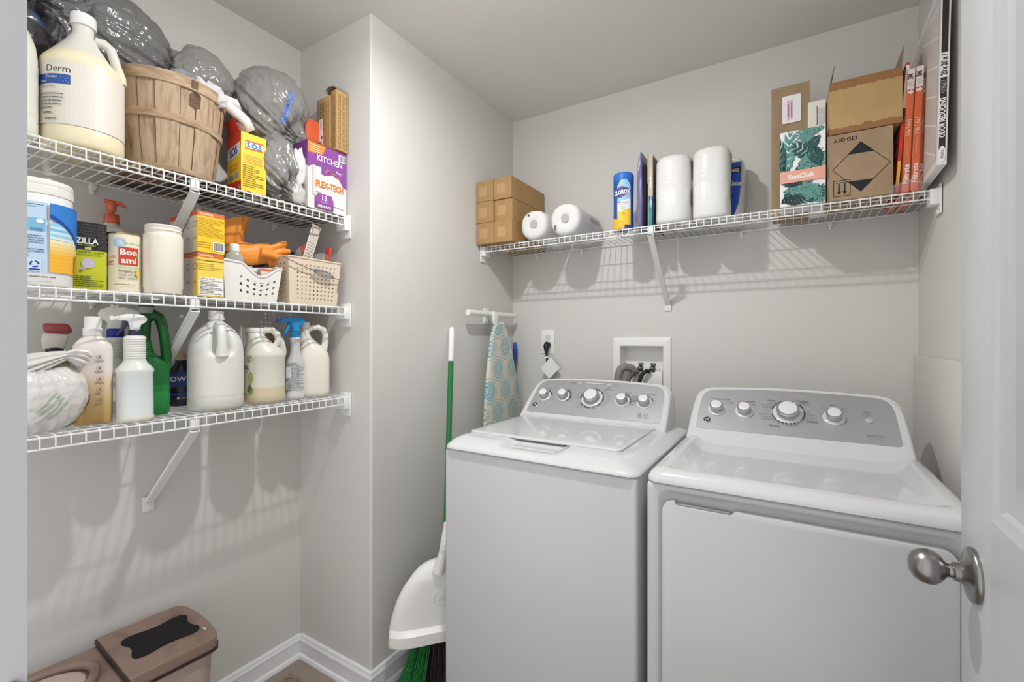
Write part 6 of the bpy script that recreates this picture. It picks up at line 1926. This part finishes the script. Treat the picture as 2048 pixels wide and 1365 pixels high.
def filt(lab, x, y, lean, th=.0185, top=True):
    t = thing('furnace_filter', lab, 'air filter', (x, y, Z + .0012), 0, 'orange wrapped furnace filters', rot=(0, R(lean), 0))
    S = .372
    MB().b2(-th / 2, th / 2, 0, .27, 0, S, .001).build('filter_frame', mat('filter_orange', OR, .22, coat=.6), t, smooth=0)
    MB().b2(-th / 2 - .0005, -th / 2 + .001, .02, .25, .02, S - .02, .0004).build('filter_media', mat('filter_media', (214, 204, 198), .6, bump=(1, 0, 0, O1)), t, smooth=0)
    d = Decal(front(0))
    d.rect(-th / 2, S - .062, th / 2, S - .0004, (232, 230, 230)); d.text('3M', .004, S - .024, .0125, BLK, rot=PI / 2, xs=.75, bold=.05); d.lines(-.006, S - .056, .006, S - .038, 5, (150, 150, 150), 3, .3)
    d.put([(-.007, S - .074), (.0, S - .074), (.0, S - .078), (.008, S - .0705), (.0, S - .063), (.0, S - .067), (-.007, S - .067)], [list(range(7))], WHT); d.up()
    d.text('14x14x1', .005, .195, .012, (248, 214, 190), rot=PI / 2, xs=.9); d.text('Filtrete', .0055, .055, .014, (250, 236, 226), rot=PI / 2, xs=1.05, bold=.02); d.rect(-.0006, .11, .0006, .16, (240, 180, 150))
    d.build('edge_print', t)
    m = MB()
    rr = []
    rnd2 = random.Random(int(x * 1000))
    pts = [(-th / 2 - .002, -.003), (th / 2 + .001, -.003), (th / 2 + .001, .05), (th / 2 + .001, .27), (-th / 2 - .002, .27), (-th / 2 - .002, .05)]
    m.loft([[(p[0] * k + rnd2.uniform(-.0006, .0006), p[1] - (k - 1) * .01, z) for p in pts] for z, k in ((-.0003, 1.0), (.03, 1.05), (.1, 1.02), (.2, 1.06), (.3, 1.02), (S + .002, 1.0))])
    m.build('film_wrap', mat('tight_film', (236, 170, 130), 0.06, alpha=0.10), t, smooth=0)
filt('leftmost orange wrapped furnace filter, nearest the red pouch', .2945, 1.803, 2.3, th=.0165)
filt('middle orange wrapped furnace filter of the three', .3145, 1.797, 2.1, th=.0165)
filt('rightmost orange wrapped furnace filter, mostly hidden beside the large white-edged one', .3290, 1.815, 1.6, th=.0105)
t = thing('crumpled_film', 'crumpled clear film bunched under the orange filters on the shelf edge', 'film', (.298, 1.796, Z))
blob('film', t, M_film, (.034, .018, .022), 3.1, (0, 0, 1), amp=.35, wr=.3, sub=4, floor=0.0, cz=.012)

t = thing('furnace_filter', 'large white-edged furnace filter with black bands leaning on the right wall', 'air filter', (.3415, 1.632, Z + .0205), 0, rot=(0, R(1.2), R(-1.5)))
S = .50
th = .019
MB().b2(-th / 2, th / 2, 0, .445, 0, S, .001).build('filter_frame', ink((226, 224, 222), .3), t, smooth=0)
M_bk = mat('glossy_black_band', (30, 26, 26), .15, coat=.5)
d = Decal(front(0))
a0, a1 = -th / 2 + .002, th / 2 - .004
d.rect(a0, .032, a1, .232, M_bk); d.rect(a0, .298, a1, S - .002, M_bk)
d.text('20 x 20 x 1', .0045, .265, .0125, BLK, rot=PI / 2, xs=.72, bold=.03)
d.text('ODOR REDUCING', .0035, .125, .0115, WHT, rot=PI / 2, xs=.80, bold=.03); d.lines(-.006, .19, .005, .225, 9, (200, 200, 200), 3, .3)
d.circ(-.001, .028, .0075, .022, (232, 230, 228)); d.text('basic', .002, .028, .008, BLK, rot=PI / 2)
d.build('edge_print', t)
d = Decal(flat((0, 0, 0), (0, -1, 0), (1, 0, 0)), h0=.0004)
d.rect(-.42, -th / 2 + .003, -.02, th / 2 - .003, (70, 70, 72)); d.lines(-.3, -.004, -.05, .004, 1, (150, 150, 150), 3, .5); d.build('base_print', t)
d = Decal(flat((-th / 2, 0, 0), (0, -1, 0), (0, 0, 1)), h0=.0004)
d.rect(-.43, .02, -.02, S - .02, (200, 194, 188)); 
for k_ in range(6):
    zz = .03 + k_ * .08
    d.put([(-.43, zz), (-.43, zz + .006), (-.225, zz + .086 if zz + .086 < S - .02 else S - .02), (-.225, zz + .08 if zz + .08 < S - .02 else S - .026)], [[0, 1, 2, 3]], (226, 222, 218))
    d.put([(-.02, zz), (-.02, zz + .006), (-.225, zz + .086 if zz + .086 < S - .02 else S - .02), (-.225, zz + .08 if zz + .08 < S - .02 else S - .026)], [[0, 1, 2, 3]], (226, 222, 218))
d.build('media_grid', t)
